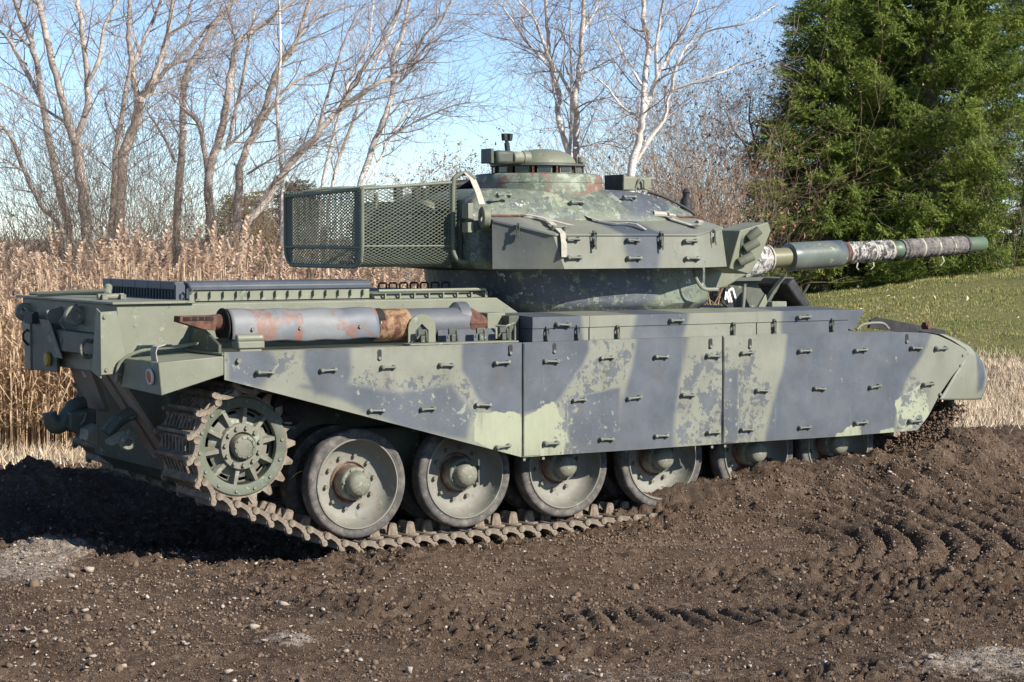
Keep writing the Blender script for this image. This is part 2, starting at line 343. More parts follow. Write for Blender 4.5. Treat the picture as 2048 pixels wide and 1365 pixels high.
def build_ground():
    def grow(start, stepv, end, k):
        out = [start]; s = stepv
        while (out[-1] < end if stepv > 0 else out[-1] > end): s *= k; out.append(out[-1]+s)
        return out[1:]
    lf = np.arange(-4.6, 5.6, .021); L = np.array(sorted(grow(-4.6, -.03, -500, 1.22))+list(lf)+grow(lf[-1], .03, 500, 1.22))
    df = np.arange(9.4, 19.6, .021); D_ = np.array(sorted(grow(9.4, -.05, -60, 1.35))+list(df)+grow(df[-1], .024, 32, 1.018)+grow(32.3, .25, 900, 1.12))
    LL, DD = np.meshgrid(L, D_, indexing='ij')
    X = CAM[0]+RT[0]*LL+FW[0]*DD; Y = CAM[1]+RT[1]*LL+FW[1]*DD
    Z = H(X, Y)
    nl, nd = LL.shape; i = np.arange(nl*nd).reshape(nl, nd)
    F = np.stack([i[:-1, :-1], i[1:, :-1], i[1:, 1:], i[:-1, 1:]], -1).reshape(-1, 4)
    me = npmesh('ground', np.stack([X, Y, Z], -1), F, smooth=True)
    soil = 1-sst(DD-soil_edge(LL), -.25, .6)
    green = (1-soil)*sst(Z+fbm(X, Y, 41, 4, .6)*.35, .18, .45)*sst(LL, 1, 3.5)
    straw = (1-soil)*(1-green)
    pale = soil*pale_amt(LL, DD)
    c = np.stack([green, straw, pale, np.ones_like(pale)], -1).astype(np.float32)
    a = me.attributes.new('zone', 'FLOAT_COLOR', 'POINT'); a.data.foreach_set('color', c.ravel())
    m, nt, b = mk('ground_soil', .92, .2)
    v = coords(nt); R, G, B = attr(nt, 'zone')[:3]
    n1 = noi(nt, v, 2.2, 8, .65); n2 = noi(nt, v, 14, 8, .7); n3 = noi(nt, v, 70, 5, .7)
    soilc = mix(nt, step(nt, n1, .3, .7), (.074, .047, .031), (.148, .102, .071))
    soilc = mix(nt, step(nt, n2, .48, .7), soilc, (.235, .170, .122))
    wet = step(nt, noi(nt, v, .9, 6, .65), .52, .66); soilc = mix(nt, mth(nt, 'MULTIPLY', wet, .6), soilc, (.045, .034, .029))
    vz = vor(nt, v, 42); g = step(nt, vz, .23, .15); gsel = step(nt, noi(nt, v, 5, 3, .6), .44, .62)
    soilc = mix(nt, mth(nt, 'MULTIPLY', g, mth(nt, 'MULTIPLY', gsel, .75)), soilc, mix(nt, n2, (.20, .155, .12), (.42, .37, .31)))
    palec = mix(nt, step(nt, n2, .35, .65), (.24, .195, .155), (.50, .435, .37))
    palec = mix(nt, step(nt, n3, .52, .6), palec, (.14, .105, .08))
    pm = step(nt, mth(nt, 'ADD', mth(nt, 'ADD', B, mth(nt, 'MULTIPLY', mth(nt, 'SUBTRACT', n2, .5), 1.5)), mth(nt, 'MULTIPLY', mth(nt, 'SUBTRACT', n3, .5), 1.3)), .42, .8)
    col = mix(nt, pm, soilc, palec)
    strawc = mix(nt, n2, (.28, .215, .145), (.56, .46, .34)); strawc = mix(nt, step(nt, n1, .5, .7), strawc, (.24, .185, .125))
    greenc = mix(nt, n2, (.11, .13, .04), (.26, .235, .10)); greenc = mix(nt, step(nt, n1, .45, .7), greenc, (.21, .18, .085))
    col = mix(nt, step(nt, mth(nt, 'ADD', G, mth(nt, 'MULTIPLY', mth(nt, 'SUBTRACT', n2, .5), .6)), .35, .65), col, strawc)
    col = mix(nt, step(nt, mth(nt, 'ADD', R, mth(nt, 'MULTIPLY', mth(nt, 'SUBTRACT', n2, .5), .6)), .35, .65), col, greenc)
    nt.links.new(col, b.inputs['Base Color'])
    bump(nt, b, mth(nt, 'ADD', mth(nt, 'ADD', mth(nt, 'MULTIPLY', n2, 1.2), mth(nt, 'MULTIPLY', n3, .6)), mth(nt, 'MULTIPLY', g, .25)), 1.0, .04)
    me.materials.append(m)
    tag(link('ground', me), kind='structure')
build_ground()

def tile(tv, tf, pos, scale, rotz, tilt=None, sq=None):
    """many copies of a small template joined in one vertex/face array"""
    n = len(pos); k = len(tv); c, s = np.cos(rotz), np.sin(rotz)
    v = np.repeat(tv[None], n, 0)
    if sq is not None: v = v*sq[:, None, :]
    if tilt is not None:
        ct, st = np.cos(tilt), np.sin(tilt); y = v[:, :, 1]*ct[:, None]-v[:, :, 2]*st[:, None]; zz = v[:, :, 1]*st[:, None]+v[:, :, 2]*ct[:, None]
        v = np.stack([v[:, :, 0], y, zz], -1)
    v = v*np.asarray(scale)[:, None, None]
    x = v[:, :, 0]*c[:, None]-v[:, :, 1]*s[:, None]; y = v[:, :, 0]*s[:, None]+v[:, :, 1]*c[:, None]
    v = np.stack([x, y, v[:, :, 2]], -1)+pos[:, None, :]
    f = tf[None]+(np.arange(n)*k)[:, None, None]
    return v.reshape(-1, 3), f.reshape(-1, tf.shape[1])
def lump(seed, jag=.36, sub=1):
    bm = bmesh.new(); bmesh.ops.create_icosphere(bm, subdivisions=sub, radius=1); r = random.Random(seed)
    for v in bm.verts: v.co *= 1+r.uniform(-jag, jag)
    V = np.array([v.co[:] for v in bm.verts]); F = np.array([[q.index for q in f.verts] for f in bm.faces]); bm.free(); return V, F
def rock(seed, n=11, flat=.7):
    r = random.Random(seed); bm = bmesh.new()
    for _ in range(n):
        v = Vector((r.gauss(0, 1), r.gauss(0, 1), r.gauss(0, 1))).normalized()*r.uniform(.75, 1.1); bm.verts.new((v.x, v.y*.8, v.z*flat))
    g = bmesh.ops.convex_hull(bm, input=bm.verts); bmesh.ops.delete(bm, geom=[e for e in g['geom_interior'] if isinstance(e, bmesh.types.BMVert)], context='VERTS'); bmesh.ops.triangulate(bm, faces=bm.faces); bm.verts.index_update()
    V = np.array([v.co[:] for v in bm.verts]); F = np.array([[q.index for q in f.verts] for f in bm.faces]); bm.free(); return V, F
def scatter(n, lmin, lmax, dmin, dmax, fn):
    d = np.sqrt(rng.uniform(dmin**2, dmax**2, n)); k = rng.uniform(lmin, lmax, n); l = k*d
    p = LD(0, 0)[:, None]+RT[:2, None]*l+FW[:2, None]*d
    return p[0], p[1], l, d
def clods():
    Vs, Fs, o = [], [], 0
    x, y, l, d = scatter(52000, -.29, .29, 10.3, 21.5, None)
    keep = (d < soil_edge(l)+.3)&(fbm(x, y, 51, 3, 1.3)+rng.uniform(-.5, .5, len(x)) > -.25)&(rng.random(len(x)) > .8*pale_amt(l, d)); x, y, d = x[keep], y[keep], d[keep]
    extra = rng.uniform(.3, 5.2, 4500); ey = -1.7-np.abs(rng.normal(0, .55, 4500)); x = np.r_[x, extra]; y = np.r_[y, ey]
    xs, ys, ls, ds = scatter(70000, -.27, .27, 10.4, 18.5, None); ks = (ds < soil_edge(ls)); nb0 = len(x); x = np.r_[x, xs[ks]]; y = np.r_[y, ys[ks]]
    s = np.clip(rng.lognormal(-4.95, .5, len(x)), .004, .036); s[nb0:] = rng.uniform(.0035, .0095, len(x)-nb0)
    lq, dq = to_ld(x, y); fq = ruts(x, y, lq, dq)[1]; s = np.where(fq > .4, np.minimum(s, .015), s)
    z = H(x, y)+s*.25
    grp = rng.integers(0, 4, len(x)); grp[nb0:] = 4+rng.integers(0, 2, len(x)-nb0)
    for g in range(6):
        q = grp == g; tv, tf = lump(g, .42) if g < 2 else rock(60+g, 10, .9) if g < 4 else rock(70+g, 6, .9)
        v, f = tile(tv, tf, np.stack([x[q], y[q], z[q]], -1), s[q], rng.uniform(0, 6.3, q.sum()), rng.uniform(-1, 1, q.sum()), rng.uniform(.5, 1.3, (q.sum(), 3)))
        Vs.append(v); Fs.append(f+o); o += len(v)
    m, nt, b = mk('soil_clod', .95, .15); v = coords(nt); n = noi(nt, v, 3, 5, .7); n2 = noi(nt, v, 40, 4, .7)
    nt.links.new(mix(nt, n2, mix(nt, n, (.072, .047, .032), (.146, .100, .070)), (.22, .16, .116)), b.inputs['Base Color']); bump(nt, b, n2, .8, .01)
    tag(link('soil_clods', npmesh('soil_clods', np.concatenate(Vs), np.concatenate(Fs), m, False)), 'crumbled dark soil clods strewn over the churned ground', 'soil', kind='stuff')
    # small pale gravel
    x, y, l, d = scatter(24000, -.29, .29, 10.3, 22, None)
    pr = .22+.9*pale_amt(l, d)+sst(fbm(x, y, 61, 3, .8), -.1, .6)*.5+sst(-l, 0, 2)*.25
    keep = (d < soil_edge(l))&(rng.random(len(x)) < pr*.62); x, y = x[keep], y[keep]
    s = np.clip(rng.lognormal(-5.0, .55, len(x)), .003, .024); z = H(x, y)+s*.6+.004
    Vs, Fs, o = [], [], 0; grp = rng.integers(0, 3, len(x))
    for g in range(3):
        q = grp == g; tv, tf = rock(10+g, 9)
        v, f = tile(tv, tf, np.stack([x[q], y[q], z[q]], -1), s[q], rng.uniform(0, 6.3, q.sum()), rng.uniform(-1, 1, q.sum()), rng.uniform(.55, 1.4, (q.sum(), 3)))
        Vs.append(v); Fs.append(f+o); o += len(v)
    m, nt, b = mk('pale_gravel', .9, .2); v = coords(nt); n = noi(nt, v, 25, 3, .7)
    nt.links.new(mix(nt, step(nt, n, .35, .65), (.17, .13, .10), (.50, .44, .37)), b.inputs['Base Color'])
    M['stone'] = m
    tag(link('gravel', npmesh('gravel', np.concatenate(Vs), np.concatenate(Fs), m)), 'small pale gravel scattered through the dark soil', 'gravel', kind='stuff')
clods()
def stones():
    spots = [(565, 1200, 28), (180, 1140, 30), (205, 1073, 20), (435, 1030, 24), (470, 1195, 20), (395, 1125, 20), (1510, 1085, 0), (1712, 1165, 34), (510, 1255, 26), (515, 1168, 18), (245, 1330, 20), (185, 1318, 18), (455, 1345, 22), (70, 1318, 26), (298, 1042, 26), (225, 1070, 24), (475, 1083, 26), (170, 1225, 22), (140, 1165, 24), (1860, 1320, 22), (1500, 1335, 16), (895, 1240, 16), (1170, 1325, 14), (1010, 1295, 14), (1290, 1275, 18), (660, 1010, 0), (220, 1285, 18), (65, 1290, 18), (350, 1175, 16), (283, 1160, 18), (690, 1310, 18), (1850, 1240, 18), (1955, 1195, 22), (1620, 1330, 18), (90, 1265, 20), (720, 1320, 14), (820, 1345, 20), (1110, 1290, 14)]
    meshes = []
    for k in range(6):
        tv, tf = rock(30+k, 13, .55); meshes.append(npmesh('limestone', tv, tf, M['stone']))
    for i, (px, py, w) in enumerate(spots):
        if not w: continue
        p = P(px, py, z=.05); z = float(H(np.array([p[0]]), np.array([p[1]]))[0]); p = P(px, py, z=z); s = w/290/2*1.0
        o = link('limestone', meshes[i % 6], None, (p[0], p[1], float(H(np.array([p[0]]), np.array([p[1]]))[0])+s*.25)); o.scale = (s, s*random.uniform(.8, 1.1), s*random.uniform(.8, 1.2)); o.rotation_euler = (random.uniform(-.3, .3), random.uniform(-.3, .3), random.uniform(0, 6))
        tag(o, 'pale angular limestone lump lying loose on the dark churned soil', 'stone', 'limestone lumps on the soil')
stones()

# ------------------------------------------------------------------ grass, straw, reeds
def leafmat(name, a, c2, scale=1.5, rough=.8, trans=.0):
    m, nt, b = mk(name, rough, .25); v = coords(nt); n = noi(nt, v, scale, 5, .7); n2 = noi(nt, v, scale*14, 2, .6)
    col = mix(nt, step(nt, mth(nt, 'ADD', mth(nt, 'MULTIPLY', n, .5), mth(nt, 'MULTIPLY', n2, .5)), .36, .64), a, c2)
    nt.links.new(col, b.inputs['Base Color'])
    if trans:
        t = nt.nodes.new('ShaderNodeBsdfTranslucent'); nt.links.new(col, t.inputs[0]); ms = nt.nodes.new('ShaderNodeMixShader'); ms.inputs[0].default_value = trans
        nt.links.new(b.outputs[0], ms.inputs[1]); nt.links.new(t.outputs[0], ms.inputs[2]); nt.links.new(ms.outputs[0], nt.nodes['Material Output'].inputs[0])
    return m
def blades(name, x, y, h, w, mat, label, lean=.35):
    n = len(x); z = H(x, y, True)-.01; a = rng.uniform(0, 6.28, n); la = rng.uniform(0, 6.28, n); ln = rng.uniform(0, lean, n)*h
    dx, dy = np.cos(a)*w, np.sin(a)*w
    v = np.stack([np.stack([x-dx, y-dy, z], -1), np.stack([x+dx, y+dy, z], -1), np.stack([x+np.cos(la)*ln, y+np.sin(la)*ln, z+h], -1)], 1)
    tag(link(name, npmesh(name, v.reshape(-1, 3), np.arange(3*n).reshape(-1, 3), mat)), label, 'grass', kind='stuff')
def grasses():
    x, y, l, d = scatter(190000, .08, .42, 25, 50, None); z = H(x, y, False); g = sst(z+fbm(x, y, 41, 4, .6)*.35, .15, .45)
    k = (rng.random(len(x)) < g)&(l > 1.5); n = k.sum()
    blades('lawn_grass', x[k], y[k], rng.uniform(.02, .065, n), rng.uniform(.004, .009, n), leafmat('lawn_blade', (.12, .175, .04), (.40, .34, .15), .5), 'short green and yellowing grass covering the slope')
    x, y, l, d = scatter(76000, .1, .42, 22.5, 36, None); z = H(x, y, False); g = 1-sst(z+fbm(x, y, 41, 4, .6)*.35, .15, .45)
    k = (rng.random(len(x)) < g)&(d > soil_edge(l)+rng.normal(.2, .5, len(l))); n = k.sum()
    x2, y2, l2, d2 = scatter(26000, -.32, .02, 20, 25.5, None); k2 = d2 > soil_edge(l2)+rng.normal(.1, .25, len(l2))
    xx = np.r_[x[k], x2[k2]]; yy = np.r_[y[k], y2[k2]]; n = len(xx)
    blades('dry_grass', xx, yy, rng.uniform(.04, .17, n), rng.uniform(.004, .010, n), leafmat('dry_blade', (.36, .28, .19), (.66, .55, .41), 1.2), 'dry straw coloured grass at the edge of the soil', .9)
grasses()
def leaves():
    x, y, l, d = scatter(260, .12, .36, 27, 46, None); z = H(x, y)+.05; t = np.stack([x, y, z], -1); a = rng.normal(0, .035, (260, 2, 3)); v = np.stack([t, t+a[:, 0], t+a[:, 1]], 1)
    m = plain('fallen_leaf', (.42, .33, .2), (.62, .54, .40), 2, .8, .2, relief=0); tag(link('fallen_leaves', npmesh('fallen_leaves', v.reshape(-1, 3), np.arange(780).reshape(-1, 3), m)), 'pale fallen leaves dotted over the grass slope', 'leaves', kind='stuff')
leaves()

M['reedstem'] = leafmat('reed_straw', (.42, .295, .18), (.74, .57, .39), .8, .8, .3)
M['plume'] = leafmat('reed_plume', (.46, .335, .24), (.74, .585, .45), 2.5, .95, .35)
def reed_geo(r, h, plume):
    """one reed at the origin: stem strip, long leaves, drooping plume.  returns stem (V,F), plume (V,F) triangles"""
    V, F = [], []
    lean = r.uniform(-.10, .10); lean2 = r.uniform(-.10, .10)
    def at(t): return np.array([lean*h*t*t, lean2*h*t*t, h*t])
    def tri(a, b, c): F.append((len(V), len(V)+1, len(V)+2)); V.extend([a, b, c])
    for k in range(3):
        w = .0055; a0 = r.uniform(0, 3.1); e = np.array([math.cos(a0), math.sin(a0), 0])*w
        p0, p1 = at(k/3), at((k+1)/3); tri(p0-e, p0+e, p1+e); tri(p0-e, p1+e, p1-e)
    for k in range(r.randint(3, 6)):
        t = r.uniform(.25, .85); p = at(t); a = r.uniform(0, 6.28); ln = r.uniform(.22, .5); e = np.array([math.cos(a), math.sin(a), 0]); s = np.array([-math.sin(a), math.cos(a), 0])*.010
        m_ = p+e*ln*.55+np.array([0, 0, ln*r.uniform(.25, .6)]); q = p+e*ln+np.array([0, 0, ln*r.uniform(-.35, .35)])
        tri(p-s*.6, p+s*.6, m_+s); tri(p-s*.6, m_+s, m_-s); tri(m_-s, m_+s, q)
    PV, PF = [], []
    if plume:
        a = r.uniform(-.6, .9); top = at(1); L_ = r.uniform(.30, .44); e = np.array([math.cos(a), math.sin(a), 0])
        for k in range(56):
            t = k/55; base = top+np.array([0, 0, L_*t*.9])+e*(.10*t*t)
            ln = L_*.42*(1-t*.72)*(.35+.65*min(1, t*5))*r.uniform(.7, 1.15); b = a+r.gauss(0, 1.0)
            dirv = np.array([math.cos(b)*.55, math.sin(b)*.55, r.uniform(.05, .75)]); q = base+dirv*ln; sd = np.array([-math.sin(b), math.cos(b), 0])*.024; mid = (base+q)/2
            PF.append((len(PV), len(PV)+1, len(PV)+2)); PV += [base, mid+sd, q]; PF.append((len(PV), len(PV)+1, len(PV)+2)); PV += [base, q, mid-sd+np.array([0, 0, .012])]
    return (np.array(V), np.array(F)), (np.array(PV) if PV else None, np.array(PF) if PF else None)
def reeds():
    r = random.Random(5)
    var = [reed_geo(r, 1.9, True) for _ in range(7)]; bare = [reed_geo(r, 1.8, False) for _ in range(5)]
    sm = [npmesh('stem', *v[0], M['reedstem']) for v in var]; pm = [npmesh('plume', *v[1], M['plume']) for v in var]
    # countable plumes standing out above the bed
    cand = []
    for i in range(150):
        px = rng.uniform(-30, 1010); d = rng.uniform(22.6, 31); top = 470+rng.normal(40, 30)+(25 if px < 60 or px > 520 else 0)
        cand.append((px, d, top))
    for px, d, top in [(205, 24, 462), (265, 24.5, 470), (285, 25, 472), (130, 25, 495), (38, 24, 490), (342, 24, 478), (368, 23.6, 452), (355, 25, 500), (470, 24.5, 445), (405, 23.5, 478), (60, 25, 510), (160, 24.5, 515), (500, 25, 500), (545, 26, 482), (310, 26, 520), (440, 26, 505), (230, 23.5, 478), (185, 25.5, 505)]: cand.append((px, d, top))
    for i, (px, d, top) in enumerate(cand):
        g = LD((px-1024)/FPX*d, d); z = float(H(np.array([g[0]]), np.array([g[1]]), False)[0]); ztop = CAM[2]-(top-470)/FPX*d
        s = (ztop-z)/2.2; k = i % 7
        o = thing('reed', 'tall dry reed with a feathery pale brown plume standing in the reed bed', 'reed', (g[0], g[1], z-.03), 'plumed reeds standing in the reed bed'); o.rotation_euler = (0, 0, rng.uniform(-.5, .5)); o.scale = (1.05, 1.05, s)
        for nm, me in (('stem', sm[k]), ('plume', pm[k])):
            c = bpy.data.objects.new(nm, me); COL.objects.link(c); c.parent = o
    # the mass of the bed
    n = 6300; d = np.concatenate([rng.uniform(21.3, 24.2, 2900), rng.uniform(24, 34, n-2900)]); px = rng.uniform(-150, 1080, n); l = (px-1024)/FPX*d
    x = CAM[0]+RT[0]*l+FW[0]*d; y = CAM[1]+RT[1]*l+FW[1]*d; z = H(x, y, False)-.03
    hs = rng.uniform(.55, 1.04, n)*(1+.22*fbm(x, y, 81, 3, .55))*(.86+.14*sst(d, 22, 25))*(1-.10*sst(px, 480, 620)); pl = rng.random(n) < .36; which = rng.integers(0, 12, n)
    SV, SF, so_, PV, PF, po = [], [], 0, [], [], 0
    for k in range(12):
        src = var[k] if k < 7 else bare[k-7]; q = which == k; c = q.sum(); pos = np.stack([x[q], y[q], z[q]], -1); rz = rng.uniform(0, 6.28, c); sq = np.ones((c, 3)); sq[:, 2] = hs[q]
        v, f = tile(*src[0], pos, np.ones(c), rz, None, sq); SV.append(v); SF.append(f+so_); so_ += len(v)
        if k < 7:
            w = pl[q]; rz2 = rng.uniform(-.9, .6, w.sum())
            keep = np.arange(len(src[1][1])) if True else None
            v, f = tile(src[1][0], src[1][1][::2], pos[w], np.ones(w.sum()), rz[w], None, sq[w]); PV.append(v); PF.append(f+po); po += len(v)
    tag(link('reed_bed', npmesh('reed_bed', np.concatenate(SV), np.concatenate(SF), M['reedstem'])), 'dense bed of dry straw coloured reed stalks', 'reeds', kind='stuff')
    tag(link('reed_plumes', npmesh('reed_plumes', np.concatenate(PV), np.concatenate(PF), M['plume'])), 'massed brown feathery reed heads within the reed bed', 'reeds', kind='stuff')
reeds()

# ------------------------------------------------------------------ bare trees, brush, conifers
def segtubes(A, B, ra, rb, k=3):
    A = np.asarray(A, float); B = np.asarray(B, float); n = len(A); t = B-A; t /= np.linalg.norm(t, axis=1)[:, None]+1e-9
    h = np.where(np.abs(t[:, 2:3]) < .9, np.array([[0, 0, 1.]]), np.array([[1., 0, 0]])); u = np.cross(t, h); u /= np.linalg.norm(u, axis=1)[:, None]; w = np.cross(u, t)
    a = np.arange(k)*2*PI/k; ring = u[:, None]*np.cos(a)[None, :, None]+w[:, None]*np.sin(a)[None, :, None]
    V = np.concatenate([A[:, None]+ring*np.asarray(ra)[:, None, None], B[:, None]+ring*np.asarray(rb)[:, None, None]], 1)
    j = np.arange(k); f = np.stack([j, (j+1) % k, (j+1) % k+k, j+k], -1)
    F = (np.arange(n)*2*k)[:, None, None]+f[None]
    return V.reshape(-1, 3), F.reshape(-1, 4)
def bark(name, a, c2, c3, vs=6, lo=.42, hi=.62):
    m, nt, b = mk(name, .9, .2); v = coords(nt); n = noi(nt, v, vs, 6, .65); v2 = coords(nt, scale=(3, 3, 26)); n2 = noi(nt, v2, 1.0, 4, .6); big = noi(nt, v, .7, 3, .5)
    col = mix(nt, step(nt, n, .35, .65), a, c2); col = mix(nt, step(nt, n2, lo+.12, hi+.05), col, c3); col = mix(nt, mth(nt, 'MULTIPLY', step(nt, big, .5, .7), .5), col, c3)
    nt.links.new(col, b.inputs['Base Color']); bump(nt, b, mth(nt, 'ADD', n, n2), .5, .02); return m
M['bark'] = bark('grey_bark', (.34, .285, .245), (.50, .44, .39), (.17, .135, .115))
M['birch'] = bark('birch_bark', (.56, .50, .45), (.70, .65, .60), (.22, .175, .15), lo=.54, hi=.74)
M['twig'] = plain('twig_bark', (.25, .20, .18), (.44, .37, .33), 1.3, .9, .15, relief=0)
M['twigp'] = plain('pinkish_twig', (.19, .125, .095), (.36, .255, .195), .8, .9, .15, relief=0)
M['twigd'] = plain('dark_twig', (.10, .082, .07), (.22, .18, .15), .8, .9, .15, relief=0)
M['dryleaf'] = plain('dry_leaf', (.20, .11, .055), (.36, .23, .12), 3, .9, .15, relief=0)
def polyw(pts, n=7, jit=.0, r=random):
    """smooth + resample a polyline (Catmull-Rom)"""
    p = [np.array(q, float) for q in pts]; out = []
    p = [2*p[0]-p[1]]+p+[2*p[-1]-p[-2]]
    for i in range(1, len(p)-2):
        for k in range(n):
            t = k/n; out.append(.5*((2*p[i])+(-p[i-1]+p[i+1])*t+(2*p[i-1]-5*p[i]+4*p[i+1]-p[i+2])*t*t+(-p[i-1]+3*p[i]-3*p[i+1]+p[i+2])*t**3)+np.array([r.gauss(0, jit) for _ in range(3)]))
    out.append(p[-2]); return out
class Tree:
    def __init__(s, seed): s.r = random.Random(seed); s.big = MB(); s.A = []; s.B = []; s.ra = []; s.rb = []; s.tips = []
    def limb(s, pts, r0, r1, k=8):
        s.big.tube(pts, [r0+(r1-r0)*i/(len(pts)-1) for i in range(len(pts))], k); return pts
    def grow(s, p, dirv, ln, r0, lvl, up=.25, n=5, spread=.9):
        r = s.r; d = np.array(dirv, float); d /= np.linalg.norm(d); q = np.array(p, float); st = ln/n; cur = []
        for i in range(n):
            d = d+np.array([r.gauss(0, .17), r.gauss(0, .17), r.gauss(0, .13)+up*.22]); d /= np.linalg.norm(d); q2 = q+d*st
            a = r0*(1-.8*i/n); b = r0*(1-.8*(i+1)/n); s.A.append(q); s.B.append(q2); s.ra.append(a); s.rb.append(b); cur.append((q2, d.copy(), b)); q = q2
        s.tips.append(q)
        if lvl > 0:
            m = {3: 7, 2: 6, 1: 4}.get(lvl, 4)
            for k in range(m):
                t = r.randint(0, n-1); pp, dd, rr = cur[t]; e = np.array([r.gauss(0, 1), r.gauss(0, 1), r.gauss(0, .8)]); e -= dd*(e@dd); e /= np.linalg.norm(e)+1e-6
                nd = dd*r.uniform(.55, 1.0)+e*spread*r.uniform(.6, 1.1)
                s.grow(pp, nd, ln*r.uniform(.38, .68), max(rr*.6, .0022), lvl-1, up, max(3, n-1), spread)
    def sprout(s, pts, r0, r1, num, ln, lvl=2, t0=.2, up=.25, flat=1.0):
        r = s.r; n = len(pts)
        for k in range(num):
            t = t0+(1-t0)*((k+r.random())/num); i = min(int(t*(n-1)), n-2); p = np.array(pts[i])+(np.array(pts[i+1])-np.array(pts[i]))*r.random(); d = np.array(pts[i+1])-np.array(pts[i]); d /= np.linalg.norm(d)+1e-6
            e = np.array([r.gauss(0, 1), r.gauss(0, 1)*flat, r.gauss(0, .5)]); e -= d*(e@d); e /= np.linalg.norm(e)+1e-6
            rr = (r0+(r1-r0)*t)*.5
            s.grow(p, d*r.uniform(.5, .9)+e*r.uniform(.5, 1), ln*r.uniform(.5, 1.25)*(1.15-.55*t), max(min(rr, .017), .005), lvl, up)
    def finish(s, name, label, cat, base, bmat, tmat, group=None, leaves=0, part2='branches'):
        o = thing(name, label, cat, base, group)
        if s.big.v: link('trunk', s.big.mesh('trunk', M[bmat], 60), o, (0, 0, 0))
        if s.A:
            v, f = segtubes(s.A, s.B, np.maximum(s.ra, .0028), np.maximum(s.rb, .0022)); link(part2, npmesh(part2, v, f, M[tmat]), o, (0, 0, 0))
        if leaves and s.tips:
            t = np.array(s.tips)[rng.integers(0, len(s.tips), leaves)]+rng.normal(0, .05, (leaves, 3)); a = rng.normal(0, .035, (leaves, 2, 3)); v = np.stack([t, t+a[:, 0], t+a[:, 1]], 1)
            link('dry_leaves', npmesh('dry_leaves', v.reshape(-1, 3), np.arange(3*leaves).reshape(-1, 3), M['dryleaf']), o, (0, 0, 0))
        return o
def gz(x, y): return float(H(np.array([x]), np.array([y]), False)[0])
def traced(seed, name, label, D, stems, bmat, tmat, group=None, sprouts=10, ln=1.7, lvl=2, wob=.25, sink=True, conv=lambda p: p, leaves=0):
    """stems: list of (start radius, end radius, [(px,py),...]); first stem starts at the foot"""
    T = Tree(seed); r = T.r; base = None
    for si, (r0, r1, pp) in enumerate(stems):
        pp = [conv(p) for p in pp]; off = r.gauss(0, wob) if si else 0; ns = len(pp)
        pts = [Q(x, y, D+off*(i/max(1, ns-1))+(r.gauss(0, .12) if i else 0)) for i, (x, y) in enumerate(pp)]
        if si == 0:
            g = gz(pts[0][0], pts[0][1])
            base = np.array([pts[0][0], pts[0][1], g])
            if pts[0][2] > g+.15: pts = [base-np.array([0, 0, .1])]+pts
        r0 *= .70; r1 *= .66
        w = polyw(pts, 5, .012*r0*10, r); T.limb(w, r0, r1, 8 if r0 > .05 else 6)
        T.sprout(w, r0, r1, sprouts, ln, lvl, .22 if si == 0 else .1)
    return T.finish(name, label, 'tree', base, bmat, tmat, group, leaves)
